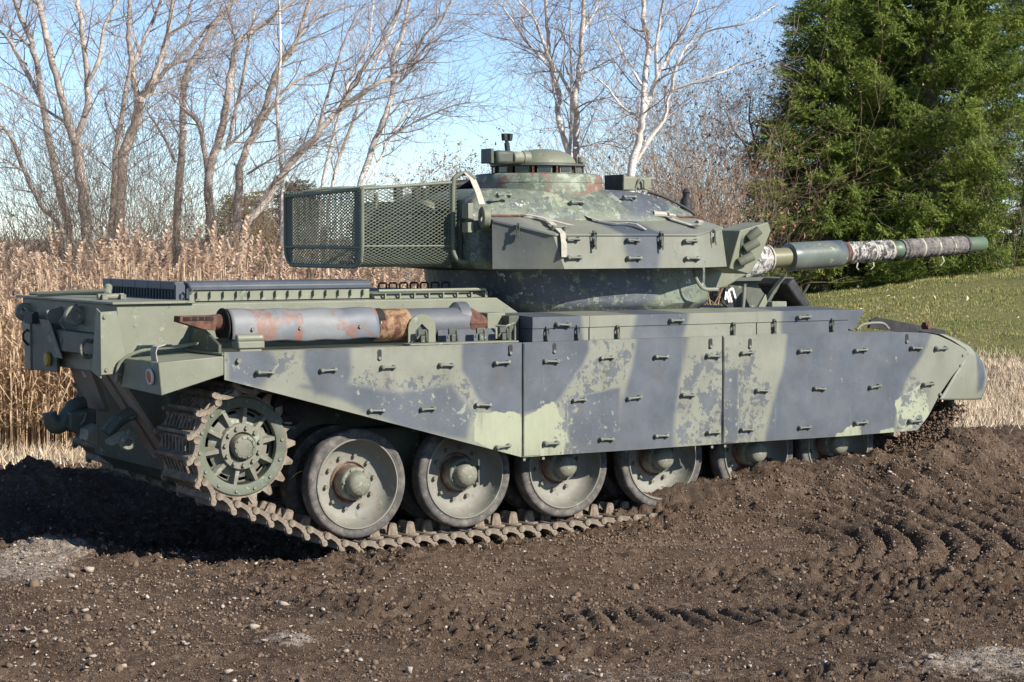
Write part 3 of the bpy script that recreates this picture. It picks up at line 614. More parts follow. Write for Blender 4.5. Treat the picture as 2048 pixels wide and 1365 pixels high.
def wood():
    cA = lambda p: (p[0]/2.527, p[1]/2.527); c4 = lambda p: (600+p[0]/2.926, p[1]/2.926); c5 = lambda p: (1100+p[0]/2.16, p[1]/2.16)
    B = 'bark'
    traced(11, 'bare_tree', 'bare grey tree forking low into two limbs, left of the reed thicket', 38, [(.17, .14, [(445, 1300), (420, 1000), (395, 800), (375, 710)]), (.12, .06, [(375, 710), (330, 560), (270, 330), (215, 100), (190, 0), (160, -160)]), (.10, .05, [(378, 720), (440, 550), (440, 430), (415, 150), (390, 0), (370, -140)]), (.06, .03, [(440, 430), (500, 300), (530, 130), (590, 20), (630, -80)]), (.045, .012, [(330, 620), (230, 555), (100, 480), (0, 420), (-100, 380)])], B, 'twig', conv=cA, sprouts=9)
    traced(12, 'bare_tree', 'slender bare tree with a long leftward limb, near the left frame edge', 40, [(.13, .05, [(350, 1250), (300, 950), (240, 680), (215, 520), (170, 260), (110, 100), (70, 0), (40, -90)]), (.07, .025, [(215, 520), (120, 340), (50, 210), (-10, 150), (-90, 60)]), (.05, .02, [(170, 260), (60, 150), (-60, 60)])], B, 'twig', conv=cA, sprouts=10)
    traced(13, 'bare_tree', 'thin bare tree leaning steeply left at the left frame edge', 36, [(.085, .03, [(330, 1220), (210, 1040), (110, 840), (60, 700), (0, 630), (-80, 560)]), (.03, .01, [(110, 860), (40, 815), (-40, 780)])], B, 'twig', conv=cA, sprouts=10, ln=1.2)
    traced(14, 'bare_tree', 'tall bare tree with four upright limbs rising from the dense thicket', 39, [(.18, .14, [(600, 1250), (620, 830), (690, 600), (710, 500)]), (.09, .05, [(705, 520), (680, 430), (665, 330), (650, 150), (655, 0), (650, -120)]), (.10, .05, [(710, 500), (780, 390), (830, 250), (860, 100), (880, -60)]), (.05, .025, [(850, 180), (940, 110), (970, 0), (985, -80)]), (.06, .03, [(670, 340), (720, 220), (800, 40), (830, -60)]), (.09, .05, [(560, 1200), (585, 800), (630, 500), (660, 330)]), (.04, .012, [(730, 490), (880, 440), (1000, 390), (1080, 330)])], B, 'twig', conv=cA, sprouts=8)
    traced(15, 'bare_tree', 'bare tree bending right above the thicket, with a straight lower trunk', 42, [(.14, .05, [(890, 1220), (920, 800), (925, 500), (950, 350), (1010, 250), (1100, 100), (1200, 0), (1270, -70)]), (.08, .03, [(760, 470), (800, 395), (900, 300), (1060, 130), (1140, 60), (1200, -20)]), (.05, .015, [(890, 820), (820, 680), (760, 590), (730, 540)]), (.045, .015, [(830, 330), (940, 310), (1100, 280), (1200, 220)])], B, 'twig', conv=cA, sprouts=9)
    traced(16, 'bare_tree', 'bare tree with a crooked left arm and upright right limb', 40, [(.15, .05, [(1065, 1220), (1055, 900), (1110, 700), (1150, 500), (1170, 350), (1200, 220), (1290, 150), (1400, 70), (1500, -10)]), (.09, .03, [(1055, 900), (1010, 640), (940, 560), (900, 500), (850, 470)]), (.06, .02, [(1150, 740), (1200, 520), (1230, 380), (1270, 150), (1310, -40)]), (.045, .015, [(1200, 220), (1160, 90), (1120, -30)]), (.05, .02, [(1130, 760), (1240, 660), (1290, 600)])], B, 'twig', conv=cA, sprouts=9)
    traced(17, 'bare_tree', 'tall bare tree leaning right in a long curve, behind the basket', 41, [(.14, .045, [(1190, 1200), (1215, 850), (1260, 720), (1340, 550), (1400, 350), (1480, 250), (1550, 50), (1580, -60)]), (.06, .02, [(1290, 680), (1400, 500), (1500, 410), (1650, 340), (1769, 300)]), (.05, .015, [(1400, 350), (1480, 230), (1580, 110), (1680, 60), (1790, 30)]), (.05, .02, [(1340, 550), (1370, 420), (1440, 280), (1560, 130), (1640, 0)])], B, 'twig', conv=cA, sprouts=10)
    traced(18, 'bare_tree', 'bare tree leaning far right over the mesh basket of the tank', 37, [(.13, .05, [(1225, 1220), (1330, 1030), (1460, 840), (1600, 680), (1727, 545), (1900, 430), (2030, 380)]), (.06, .02, [(1720, 550), (1800, 400), (1900, 260), (1990, 100), (2040, -20)]), (.05, .012, [(1900, 430), (2060, 330), (2150, 180), (2250, 60), (2300, 0)]), (.05, .015, [(1600, 690), (1640, 540), (1700, 330), (1780, 120), (1860, 0)]), (.035, .01, [(1250, 880), (1380, 800), (1500, 700)])], B, 'twig', conv=cA, sprouts=12)
    traced(19, 'birch_tree', 'thin straight pale birch, just left of the mesh basket', 40, [(.065, .03, [(1425, 1250), (1425, 900), (1400, 560), (1415, 300), (1410, 0), (1405, -120)])], 'birch', 'twig', conv=cA, sprouts=16, ln=1.1)
    traced(20, 'birch_tree', 'leaning pale birch with a long right branch, above the mesh basket', 38, [(.105, .03, [(330, 1250), (420, 880), (500, 680), (545, 500), (540, 350), (600, 200), (640, 0), (650, -90)]), (.045, .012, [(430, 870), (570, 780), (700, 700), (900, 620), (1000, 600)]), (.04, .012, [(540, 520), (640, 420), (760, 240), (860, 60), (900, -40)])], 'birch', 'twig', conv=c4, sprouts=13)
    traced(21, 'birch_tree', 'slim leaning birch, second to the left of the long branched birch', 42, [(.055, .02, [(115, 1200), (240, 640), (300, 450), (400, 250), (430, 0), (440, -80)])], 'birch', 'twig', conv=c4, sprouts=13, ln=1.3)
    traced(22, 'birch_tree', 'slim leaning birch right beside the long branched birch', 43, [(.06, .02, [(170, 1200), (330, 650), (440, 380), (560, 130), (620, -60)]), (.05, .015, [(390, 1080), (560, 760), (720, 500)])], 'birch', 'twig', conv=c4, sprouts=12, ln=1.3)
    traced(23, 'birch_tree', 'pale birch clump rising directly behind the cupola', 37, [(.105, .05, [(1610, 1100), (1620, 700), (1610, 600), (1640, 350), (1660, 100), (1655, -60)]), (.09, .035, [(1590, 1080), (1585, 940), (1530, 760), (1505, 640), (1520, 570), (1470, 400), (1450, 200), (1440, 0), (1435, -80)]), (.05, .012, [(1470, 400), (1400, 330), (1300, 210), (1200, 60), (1110, -20)]), (.05, .015, [(1490, 420), (1420, 240), (1370, 110), (1290, 20), (1240, -50)]), (.05, .015, [(1605, 590), (1520, 430), (1440, 340), (1400, 260)]), (.04, .012, [(1650, 200), (1720, 80), (1780, -40)]), (.03, .008, [(1600, 870), (1780, 840), (1900, 870), (2000, 800)]), (.045, .015, [(1580, 940), (1590, 500), (1580, 200), (1590, -50)])], 'birch', 'twig', conv=c4, sprouts=10, ln=1.4)
    traced(24, 'birch_tree', 'pale birch spreading wide branches, between the cupola and the spruce', 36, [(.11, .055, [(345, 800), (385, 600), (400, 490), (410, 350), (425, 180), (405, 100), (410, -60)]), (.07, .025, [(400, 490), (440, 400), (470, 320), (540, 200), (620, 60), (660, -60)]), (.05, .02, [(462, 330), (460, 200), (490, 0), (500, -60)]), (.06, .015, [(360, 720), (440, 590), (500, 500), (525, 400), (700, 330), (800, 290), (920, 250)]), (.045, .012, [(525, 400), (540, 300), (600, 190), (700, 130), (850, 100), (980, 20)]), (.04, .01, [(388, 510), (310, 460), (240, 370), (150, 300)]), (.04, .012, [(395, 370), (320, 240), (260, 130), (230, 0)])], 'birch', 'twig', conv=c5, sprouts=10, ln=1.4)
    traced(25, 'bare_tree', 'small dark twiggy tree standing left of the big spruce', 46, [(.075, .05, [(893, 1130), (888, 850), (897, 700)]), (.05, .012, [(897, 700), (880, 600), (860, 500), (870, 400)]), (.04, .01, [(897, 700), (930, 600), (980, 560), (1020, 480)]), (.035, .01, [(890, 760), (850, 640), (790, 560), (760, 480)]), (.03, .01, [(893, 980), (960, 930), (1020, 920)])], 'twigd', 'twigp', conv=c5, sprouts=14, ln=1.2, leaves=500)
def brush(seed, name, label, px, D, wid, hgt, stems, mat, leaves=0, lvl=2, group=None, upr=.35, r0=.016):
    T = Tree(seed); r = T.r; c = LD((px-1024)/FPX*D, D); g = gz(*c)
    for k in range(stems):
        a = r.uniform(0, 6.28); q = r.random()**.5*wid*.42; p = np.array([c[0]+math.cos(a)*q, c[1]+math.sin(a)*q*.7, g-.05]); d = np.array([math.cos(a)*.45*q/wid*2+r.gauss(0, .16), math.sin(a)*.45*q/wid*2+r.gauss(0, .16), 1])
        T.grow(p, d, hgt*r.uniform(.55, 1.02), r0*r.uniform(.6, 1.2), lvl, upr, 6, .75)
    return T.finish(name, label, 'shrub', (c[0], c[1], g), 'bark', mat, group, leaves, 'stems')
def shrubs():
    for i, (px, D, w, h, n, mat, lv, lab) in enumerate([
        (165, 36, 3.2, 3.6, 26, 'twigd', 0, 'dense dark bramble thicket left of the forked bare tree'),
        (250, 35.5, 2.6, 4.4, 30, 'twigd', 60, 'tallest grey twig thicket at the feet of the bare trees'),
        (335, 37, 2.8, 4.0, 26, 'twigd', 150, 'twiggy grey thicket below the bending bare tree'),
        (60, 38, 3.0, 2.9, 18, 'twigp', 0, 'low brownish thicket at the left frame edge'),
        (440, 40, 3.0, 2.9, 18, 'twigd', 150, 'low dark thicket behind the reed heads beside the basket'),
        (560, 44, 3.5, 3.2, 16, 'twigp', 0, 'sparse brown thicket half hidden by the basket'),
        (700, 46, 4, 3.6, 18, 'twigp', 0, 'brown thicket seen over the top of the basket'),
        (1240, 44, 3.5, 3.3, 20, 'twigp', 100, 'pinkish brown brush directly right of the cupola'),
        (1335, 41, 3.2, 3.4, 26, 'twigp', 300, 'dense pinkish brush behind the gunner sight'),
        (1430, 39, 3.0, 4.0, 30, 'twigp', 700, 'tallest rusty brush with clinging leaves behind the gun mantlet'),
        (1520, 42, 3.2, 4.2, 26, 'twigp', 900, 'leafy tan brush behind the small dark tree'),
        (1590, 38, 2.4, 2.2, 22, 'twigp', 300, 'low tangled brush beside the foot of the big spruce'),
        (1700, 38.5, 3.0, 2.0, 26, 'twigd', 250, 'dark bare undergrowth beneath the big spruce'),
        (1830, 39, 3.0, 1.9, 24, 'twigd', 250, 'dark undergrowth behind the gun muzzle'),
        (2040, 37, 2.4, 2.6, 24, 'twigd', 150, 'dark twiggy bush at the right frame edge'),
        (1480, 35.5, 2.4, 1.7, 20, 'twigd', 200, 'low dark brambles just beyond the driver hatch'),
        (1360, 46, 4, 4.6, 20, 'twigp', 100, 'far pinkish thicket beneath the wide branching birch'),
        (1180, 52, 5, 4.2, 18, 'twigp', 0, 'far brown thicket right behind the cupola birches')]):
        if px < 720: n = int(n*1.7)
        if 1180 < px < 1620: n = int(n*1.7); lv = lv*3+300
        if px >= 1430: D += 9; w *= 1.2; h *= 1.15
        brush(100+i, 'bare_shrub', lab, px, D, w, h, n, mat, lv)
    # round russet crown behind the basket
    T = Tree(77); D = 62; c = LD((885-1024)/FPX*D, D); g = gz(*c); T.limb(polyw([(c[0], c[1], g-.1), (c[0]+.05, c[1], g+1.2), (c[0], c[1]+.1, g+2.6)], 4), .12, .06)
    for k in range(46):
        a = T.r.uniform(0, 6.28); e = T.r.uniform(-.1, 1.3); T.grow(np.array([c[0], c[1], g+T.r.uniform(1.3, 2.6)]), (math.cos(a)*math.cos(e), math.sin(a)*math.cos(e), math.sin(e)+.2), T.r.uniform(1.5, 2.1), .03, 2, .1, 5)
    T.finish('russet_tree', 'round russet brown crown seen over the basket beside the cupola', 'tree', (c[0], c[1], g), 'bark', 'twigp', leaves=6000)
def needlemat(name, a, c2): return leafmat(name, a, c2, .9, .7, .3)
M['spruce'] = needlemat('spruce_needles', (.07, .112, .022), (.27, .325, .07)); M['spruceb'] = needlemat('blue_needles', (.04, .06, .045), (.09, .11, .08)); M['larch'] = needlemat('yellowing_needles', (.16, .14, .03), (.34, .27, .06))
def twig_template(seed):
    """a spruce twig: short side shoots, each a brush of needle triangles"""
    r = random.Random(seed); V, F = [], []
    def shoot(p, d, ln, n):
        d = np.array(d)/np.linalg.norm(d)
        for k in range(n):
            t = (k+r.random()*.6)/n; b = p+d*ln*t; e = np.array([r.gauss(0, 1), r.gauss(0, 1), r.gauss(0, 1)]); e -= d*(e@d); e /= np.linalg.norm(e); q = b+(d*.9+e*.75)*.075*(1-.3*t); s = np.cross(d, e)*.011
            F.append((len(V), len(V)+1, len(V)+2)); V.extend([b-s, b+s, q])
    shoot(np.zeros(3), (1, 0, .05), .42, 16)
    for k in range(5):
        t = .12+.16*k; sg = 1 if k % 2 else -1; shoot(np.array([.42*t, 0, .0]), (.8, sg*.75, r.uniform(-.25, .25)), .22*(1.1-t*.5), 9)
    return np.array(V), np.array(F)
TW = [twig_template(k) for k in range(4)]
def spruce(seed, name, label, px, D, hgt, rad, z0=.4, nb=120, mat='spruce', dens=1.0, leanpow=.85, tw=1.0):
    r = random.Random(seed); c = LD((px-1024)/FPX*D, D); g = gz(*c); T = Tree(seed); Pn, Sc, Rz, Ti = [], [], [], []
    T.limb(polyw([(c[0], c[1], g-.1), (c[0]+.05, c[1], g+hgt*.5), (c[0], c[1], g+hgt)], 6), .03*hgt**.9+.02, .015)
    for k in range(nb):
        t = ((k+r.random())/nb)**.9; z = z0+(hgt-z0)*t; R_ = rad*((1-t)**leanpow)*r.uniform(.72, 1.12)+.12; a = k*2.39996+r.uniform(-.4, .4)
        e = np.array([math.cos(a), math.sin(a), 0.]); s = np.array([-e[1], e[0], 0]); p = np.array([c[0], c[1], g+z]); n = max(3, int(R_*3.2*1.6)); pts = []
        droop = r.uniform(.10, .38)*(1.1-t)
        for i in range(n+1):
            u = i/n; pts.append(p+e*R_*u+np.array([0, 0, -droop*R_*math.sin(u*2.2)+.30*R_*u*u*.8+.02])+s*r.gauss(0, .02))
        for i in range(n):
            T.A.append(pts[i]); T.B.append(pts[i+1]); T.ra.append(.022*(1-i/n)+.004); T.rb.append(.022*(1-(i+1)/n)+.004)
        m = int(R_*15*dens)+4
        for j in range(m):
            u = .22+.78*(j+r.random())/m; i = min(int(u*n), n-1); q = pts[i]+(pts[i+1]-pts[i])*(u*n-i); sg = 1 if j % 2 else -1; wd = R_*.34*(1.05-u)+.05
            q = q+s*sg*r.random()*wd+np.array([0, 0, r.uniform(-.24, .05)]); Pn.append(q); Sc.append(r.uniform(.75, 1.3)*tw); Rz.append(a+sg*r.uniform(.15, 1.0)*(1-.5*u)); Ti.append(r.uniform(-1.4, 1.4))
    for j in range(14): Pn.append(np.array([c[0], c[1], g+hgt-.1*j])); Sc.append(.7*tw); Rz.append(r.uniform(0, 6.28)); Ti.append(0)
    Pn = np.array(Pn); Sc = np.array(Sc); Rz = np.array(Rz); Ti = np.array(Ti); w = rng.integers(0, 4, len(Pn)); Vs, Fs, o = [], [], 0
    for k in range(4):
        q = w == k; v, f = tile(*TW[k], Pn[q], Sc[q], Rz[q], Ti[q]); Vs.append(v); Fs.append(f+o); o += len(v)
    ob = T.finish(name, label, 'tree', (c[0], c[1], g), 'twigd', 'twigd')
    link('needles', npmesh('needles', np.concatenate(Vs), np.concatenate(Fs), M[mat]), ob, (0, 0, 0)); return ob
def conifers():
    spruce(201, 'spruce_tree', 'tall bushy spruce nearest behind the gun muzzle', 1850, 47, 12.5, 3.0, .15, 230, dens=1.7, leanpow=.5)
    spruce(202, 'spruce_tree', 'spruce on the left of the clump, its tips against the sky', 1775, 49, 11.5, 2.25, .3, 170, dens=1.35, leanpow=.45)
    spruce(207, 'spruce_tree', 'lower bushy spruce at the left foot of the spruce clump', 1640, 46, 6.6, 1.75, .1, 95, dens=1.4, leanpow=.6)
    spruce(203, 'spruce_tree', 'spruce at the right frame edge with sky between its branches', 2065, 53, 13.5, 2.2, .6, 120, leanpow=.6)
    spruce(204, 'spruce_tree', 'small far bluish spruce just left of the basket top', 592, 75, 4.2, .8, .3, 50, 'spruceb', .8, tw=1.5)
    spruce(205, 'larch_tree', 'yellowing conifer behind the thicket left of the basket', 490, 60, 3.5, .85, .9, 40, 'larch', .5, tw=1.3)
wood(); shrubs(); conifers()
# far bare wood on the horizon, one mass
def farwood():
    A, Bq, ra, rb = [], [], [], []; r = random.Random(3)
    for k in range(700):
        d = r.uniform(75, 150); px = r.uniform(-500, 2500); g = LD((px-1024)/FPX*d, d); z = gz(*g)-.1; h = r.uniform(1.8, 3.6)*(.75+.25*math.sin(px*.011+2)); p = np.array([g[0], g[1], z])
        for j in range(13):
            b = p+np.array([r.gauss(0, .25), r.gauss(0, .25), h*r.uniform(0, .55)]); e = b+np.array([r.gauss(0, .55), r.gauss(0, .55), h*r.uniform(.18, .5)]); A.append(b); Bq.append(e); w = r.uniform(.02, .06); ra.append(w); rb.append(w*.3)
    v, f = segtubes(A, Bq, ra, rb); tag(link('far_wood', npmesh('far_wood', v, f, M['twigd'])), 'distant bare brown wood along the horizon', 'wood', kind='stuff')
farwood()

# ================================================================== THE TANK (x forward, y away from the viewer, z up)
TANK = thing('tank', 'weathered green and blue grey camouflage battle tank with side skirts, sunk in churned soil', 'tank', (.9, 0, .02))
YS = -1.69                                                     # outer face of the side skirts
def sk_(pts, y=YS): return [(float(p[0]), float(p[2])) for p in (P(a, b, y=y) for a, b in pts)]
def sdf(poly, x, z):
    """signed distance to polygon (negative inside), vectorised"""
    p = np.array(poly); n = len(p); d = np.full(x.shape, 1e9); ins = np.zeros(x.shape, bool)
    for i in range(n):
        a, b = p[i], p[(i+1) % n]; e = b-a; w0, w1 = x-a[0], z-a[1]; t = np.clip((w0*e[0]+w1*e[1])/(e@e+1e-12), 0, 1)
        d = np.minimum(d, np.hypot(w0-e[0]*t, w1-e[1]*t))
        c = ((a[1] > z) != (b[1] > z))&(x < (b[0]-a[0])*(z-a[1])/(b[1]-a[1]+1e-12)+a[0]); ins ^= c
    return np.where(ins, -d, d)
BLOB = [sk_(q) for q in [
    [(615, 670), (700, 670), (702, 740), (690, 790), (630, 790), (612, 740)], [(920, 600), (1045, 600), (1046, 828), (1000, 842), (962, 800), (925, 740)],
    [(450, 690), (535, 690), (560, 730), (520, 775), (450, 770)],
    [(1046, 600), (1172, 600), (1178, 700), (1168, 730), (1135, 775), (1108, 806), (1046, 828)],
    [(1285, 600), (1395, 600), (1372, 690), (1356, 760), (1346, 900), (1228, 905), (1246, 800), (1268, 730)],
    [(1134, 800), (1240, 776), (1240, 905), (1146, 912), (1140, 860)],
    [(1578, 600), (1720, 600), (1740, 650), (1868, 650), (1850, 690), (1822, 740), (1800, 800), (1788, 870), (1530, 890), (1542, 830), (1562, 740)],
    [(1445, 740), (1474, 740), (1478, 880), (1445, 895)], [(1950, 690), (1990, 690), (1990, 790), (1960, 790)], [(600, 772), (700, 765), (800, 785), (905, 765), (946, 825), (935, 885), (800, 850)]]]
SOFT = [.06, .05, .05, .05, .07, .02, .06, .02, .05, .05]; AMT = [.95, 1, .8, 1, 1, .8, 1, .75, .8, .8]
LIMEB = [sk_(q) for q in [[(946, 826), (1045, 824), (1046, 920), (1000, 910), (945, 885)], [(1046, 834), (1108, 802), (1130, 850), (1143, 908), (1046, 920)], [(1788, 800), (1850, 760), (1862, 840), (1800, 870)], [(1666, 880), (1672, 866), (1686, 862), (1694, 852), (1712, 847), (1722, 856), (1724, 880)], [(1752, 880), (1762, 862), (1776, 860), (1790, 848), (1790, 880)]]]
WEARB = [sk_(q) for q in [[(1110, 700), (1240, 700), (1240, 910), (1110, 910)], [(1360, 700), (1500, 700), (1560, 800), (1520, 900), (1345, 900)], [(640, 740), (960, 740), (960, 870), (760, 840)], [(450, 700), (600, 700), (590, 770), (450, 770)], [(1795, 760), (1860, 740), (1850, 880), (1780, 890)], [(1180, 680), (1275, 680), (1260, 760), (1180, 760)]]]
zB = lambda l: [(300+a/2.437, 560+b/2.437) for a, b in l]; zf = lambda l: [(1000+a/4.014, 600+b/4.014) for a, b in l]; zg = lambda l: [(1400+a/3.16, 600+b/3.16) for a, b in l]
hand = [zB([(557, 452), (865, 440), (1157, 425), (1440, 415), (1712, 405), (1100, 640), (1350, 628), (1620, 612), (1715, 813)]), zf([(405, 490), (850, 470), (1287, 460), (1705, 447), (628, 805), (1070, 785), (1500, 765), (405, 1150), (848, 1120), (1287, 1095), (1705, 1068)]), zg([(290, 335), (655, 322), (1010, 318), (1360, 305), (1518, 303), (385, 573), (748, 560), (1100, 545), (1437, 532), (290, 822), (655, 803), (1010, 775), (1353, 763)])]
HGR = [(float(p[0]), float(p[2])) for k_ in hand for q_ in k_ for p in [P(*q_, y=YS)]]
def camo_side(x, z, blobs=None):
    wob = fbm(x, z, 71, 4, 2.2)*.05
    R = np.zeros_like(x)
    for b, s, a in zip(BLOB, SOFT, AMT): R = np.maximum(R, a*(1-sst(sdf(b, x, z)+wob, -s, s)))
    G = np.zeros_like(x); Bc = np.zeros_like(x)
    for b in WEARB: G = np.maximum(G, 1-sst(sdf(b, x, z)+wob, -.12, .10))
    for b in LIMEB: Bc = np.maximum(Bc, 1-sst(sdf(b, x, z)+wob*.6, -.06, .05))
    A = .55*(1-sst(z, .70, .86))+.35*sst(z, 1.50, 1.56)*(z < 1.57)
    for hx, hz in HGR: A = np.maximum(A, (np.abs(x-hx) < .09)*np.exp(-((x-hx)/.055)**2)*sst(hz-z, -.01, .01)*(1-sst(hz-z, .03, .26))*.9)
    return np.stack([R, G*.82, Bc, A+.12], -1)
def setcamo(me, fn):
    n = len(me.vertices); co = np.zeros(n*3, np.float32); me.vertices.foreach_get('co', co); co = co.reshape(-1, 3).astype(float)
    a = me.attributes.new('camo', 'FLOAT_COLOR', 'POINT'); a.data.foreach_set('color', fn(co).astype(np.float32).ravel())
def interp_line(pts):
    xs = [p[0] for p in pts]; zs = [p[1] for p in pts]; return lambda x: float(np.interp(x, xs, zs))

# ---- side skirts: three plates and the bulged front mudguard
def skirt_panel(name, x0, x1, top, bot, y=YS, th=.012, sag=0, mat='skirt', mir=False):
    nx = max(2, int((x1-x0)/.025)); nz = 38; mb = MB()
    def pt(u, v, yy):
        x = x0+(x1-x0)*u; zt, zb = top(x), bot(x); z = zb+(zt-zb)*v; w = .0035*math.sin(x*3.1+z*2)+.010*(mnoise.noise((x*1.3, z*1.7, 4.0)))+.004*mnoise.noise((x*4, z*4, 1.0))
        return (x, yy+w, z)
    mb.grid(lambda u, v: pt(u, v, y), nx, nz); mb.grid(lambda u, v: pt(u, v, y+th), nx, 2)
    for v in (0, 1): mb.grid(lambda u, k: pt(u, v, y+th*k), nx, 1)
    for u in (0, 1): mb.grid(lambda v, k: pt(u, v, y+th*k), 2, 1)
    me = mb.mesh(name, M[mat], 35, True); setcamo(me, lambda c: camo_side(c[:, 0], c[:, 2]))
    return link(name, me, TANK)
s1t = interp_line([(-3, 1.557), (5, 1.56)]); s1b = interp_line([(-2.417, 1.368), (0, .696)])
top3 = interp_line([(1.88, 1.56)]+sk_([(1700, 664), (1775, 664), (1852, 666), (1875, 671), (1900, 682), (1925, 696), (1938, 709)]))
bot3 = interp_line([(1.88, .697)]+sk_([(1700, 872), (1836, 861), (1858, 832), (1880, 790), (1905, 752), (1936, 712)]))
x3e = P(1934, 709, y=YS)[0]
SK = [skirt_panel('skirt_plate', -2.417, -.006, s1t, s1b), skirt_panel('skirt_plate', .006, 1.879, s1t, interp_line([(0, .696), (1.9, .697)])), skirt_panel('skirt_plate', 1.891, x3e, top3, bot3)]
SK[1]['label'] = 'middle plate with two dark bands and a bright lime corner'; SK[2]['label'] = 'long front plate with one broad blue grey band'
# overlap strips on plates two and three
for k, (xa, xb, zb) in enumerate([(.012, .172, .70), (1.897, 2.03, .70)]):
    mb = MB(); mb.grid(lambda u, v: (xa+(xb-xa)*u, YS-.007+.0035*math.sin((xa+(xb-xa)*u)*3.1+(zb+.005+(1.55-zb)*v)*2)+.010*mnoise.noise(((xa+(xb-xa)*u)*1.3, (zb+.005+(1.55-zb)*v)*1.7, 4.0)), zb+.005+(1.55-zb)*v), 8, 38); me = mb.mesh('overlap_strip', M['skirt']); setcamo(me, lambda c: camo_side(c[:, 0], c[:, 2])); link('overlap_strip', me, SK[1+k])
def mudguard():
    # bulged sheet-metal nose, closing round to the front
    edge = sk_([(1880, 668), (1908, 680), (1926, 690), (1942, 706), (1956, 725), (1967, 752), (1969, 772), (1964, 799)], YS+.16); inner = sk_([(1878, 668), (1906, 682), (1930, 698), (1936, 710), (1922, 730), (1906, 754), (1892, 778), (1878, 800)])
    mb = MB()
    def f(u, v):
        i = u*(len(edge)-1); k = min(int(i), len(edge)-2); t = i-k; e = np.array(edge[k])*(1-t)+np.array(edge[k+1])*t; n = np.array(inner[k])*(1-t)+np.array(inner[k+1])*t
        p = n*(1-v)+e*v; return (p[0]+.05*v*v*math.sin(u*PI), YS-.002+.16*v**3+.012*math.sin(u*7)*v, p[1])
    mb.grid(f, 40, 14)
    def g(u, v):   # front sheet going across to the hull
        q = f(u, 1); return (q[0]+.02*math.sin(v*PI), q[1]+v*.62, q[2]+.03*v)
    mb.grid(g, 40, 6)
    me = mb.mesh('front_mudguard', M['skirt'], 40); setcamo(me, lambda c: camo_side(c[:, 0], c[:, 2])); o = link('front_mudguard', me, TANK); m = o.modifiers.new('s', 'SOLIDIFY'); m.thickness = .006
    o['label'] = 'bulged sheet metal front mudguard with a scuffed blue grey edge'
mudguard()
# far side skirts (seen only from other positions)
part('far_skirt', MB().prism([(-2.4, 1.69, 1.557), (4.4, 1.69, 1.55), (3.95, 1.69, .7), (0, 1.69, .7), (-2.4, 1.69, 1.37)], (0, -.012, 0)), 'green', TANK)

# ---- small fittings shared by copies
def me_handle():
    mb = MB(); L_ = .052
    mb.tube([(-L_, -.026, 0), (L_, -.026, 0)], .0085, 8)
    for sx in (-1, 1):
        mb.lathe([(.0, -.036), (.012, -.034), (.018, -.024), (.018, 0.002)], (sx*L_, 0, 0), (0, 1, 0), 12)
    return mb.mesh('handle', M['fitting'], 50)
def me_slot():
    mb = MB(); ring = [(.017*math.cos(a), -.004, .017*math.sin(a)+(.028 if math.sin(a) >= 0 else -.022)) for a in np.linspace(0, 2*PI, 20, endpoint=False)]
    mb.prism(ring, (0, .004, 0)); return mb.mesh('bolt_slot', M['black'], 40)
def me_bolt(r=.012, h=.012):
    return MB().tube([(0, .001, 0), (0, -h, 0)], [r, r*.9], 6).mesh('bolt', M['hub'], 30)
H_ME, S_ME, B_ME = me_handle(), me_slot(), me_bolt(.014, .012); HB_ME = me_bolt(.017, .026)
def at_side(name, me, par, px, py, y=YS):
    p = P(px, py, y=y); o = link(name, me, par, (p[0], y, p[2]))
    if name == 'handle': o.rotation_euler = (random.gauss(0, .12), random.gauss(0, .045), random.gauss(0, .03)); s = random.uniform(.92, 1.08); o.scale = (s, 1, s)
    return o
slot = [zB([(1118, 370), (1757, 345)]), zf([(435, 395), (1690, 355)]), zg([(315, 280), (1307, 248), (1660, 335)])]
for k in range(3):
    for q in hand[k]: at_side('handle', H_ME, SK[k], *q)
    for q in slot[k]:
        at_side('bolt_slot', S_ME, SK[k], *q); at_side('bolt', B_ME, SK[k], q[0], q[1]+5, YS-.003)
at_side('bolt', me_bolt(.02, .016), SK[0], *zB([(432, 395)])[0])
for xx in (.03, .2, 1.93, 1.8): link('bolt', B_ME, SK[1], (xx, YS+.03, .675))
for q in zg([(1645, 415), (1517, 598)]): at_side('bolt', B_ME, SK[2], *q)

# ---- running gear
WX = [-1.27, -.36, .54, 1.47, 2.42, 3.30]; WZ = [.553, .565, .578, .585, .585, .605]
def wheel_meshes():
    ty = MB().lathe([(.335, .13), (.383, .135), (.398, .12), (.402, .10), (.402, .03), (.397, .012), (.385, .0), (.36, -.002), (.352, .004), (.338, .003), (.335, .012), (.335, .13)], k=56)
    rim = MB().lathe([(.3355, .006), (.331, -.004), (.322, -.004), (.318, .008), (.315, .03), (.304, .075), (.275, .118), (.238, .138), (.16, .140), (.158, .136), (.150, .134), (.147, .141), (.145, .152)], k=56)
    cen = MB().lathe([(.1585, .1355), (.15, .125), (.146, .138), (.13, .144), (.124, .08), (.121, .05)], k=40)
    hub = MB().lathe([(.125, .14), (.124, .05), (.120, .03), (.115, .024), (.098, .022), (.095, .016), (.092, -.01), (.085, -.032), (.070, -.047), (.045, -.056), (0, -.059)], k=32)
    for j in range(6):
        a = j*PI/3; hub.cyl((.107*math.cos(a), .026, .107*math.sin(a)), (.107*math.cos(a), .012, .107*math.sin(a)), .009, 6)
    inn = MB().lathe([(.335, 0), (.40, .0), (.402, .13), (.335, .135), (.30, .10), (.1, .08), (.1, .06), (.30, .03), (.335, 0)], k=40)
    return [x.mesh(n, M[m], s) for x, n, m, s in ((ty, 'tyre', 'rubber', 50), (rim, 'rim', 'wheel', 40), (cen, 'wheel_centre', 'wheelr', 40), (hub, 'hub_cap', 'hub', 45), (inn, 'inner_wheel', 'rubber', 40))]
WM = wheel_meshes()
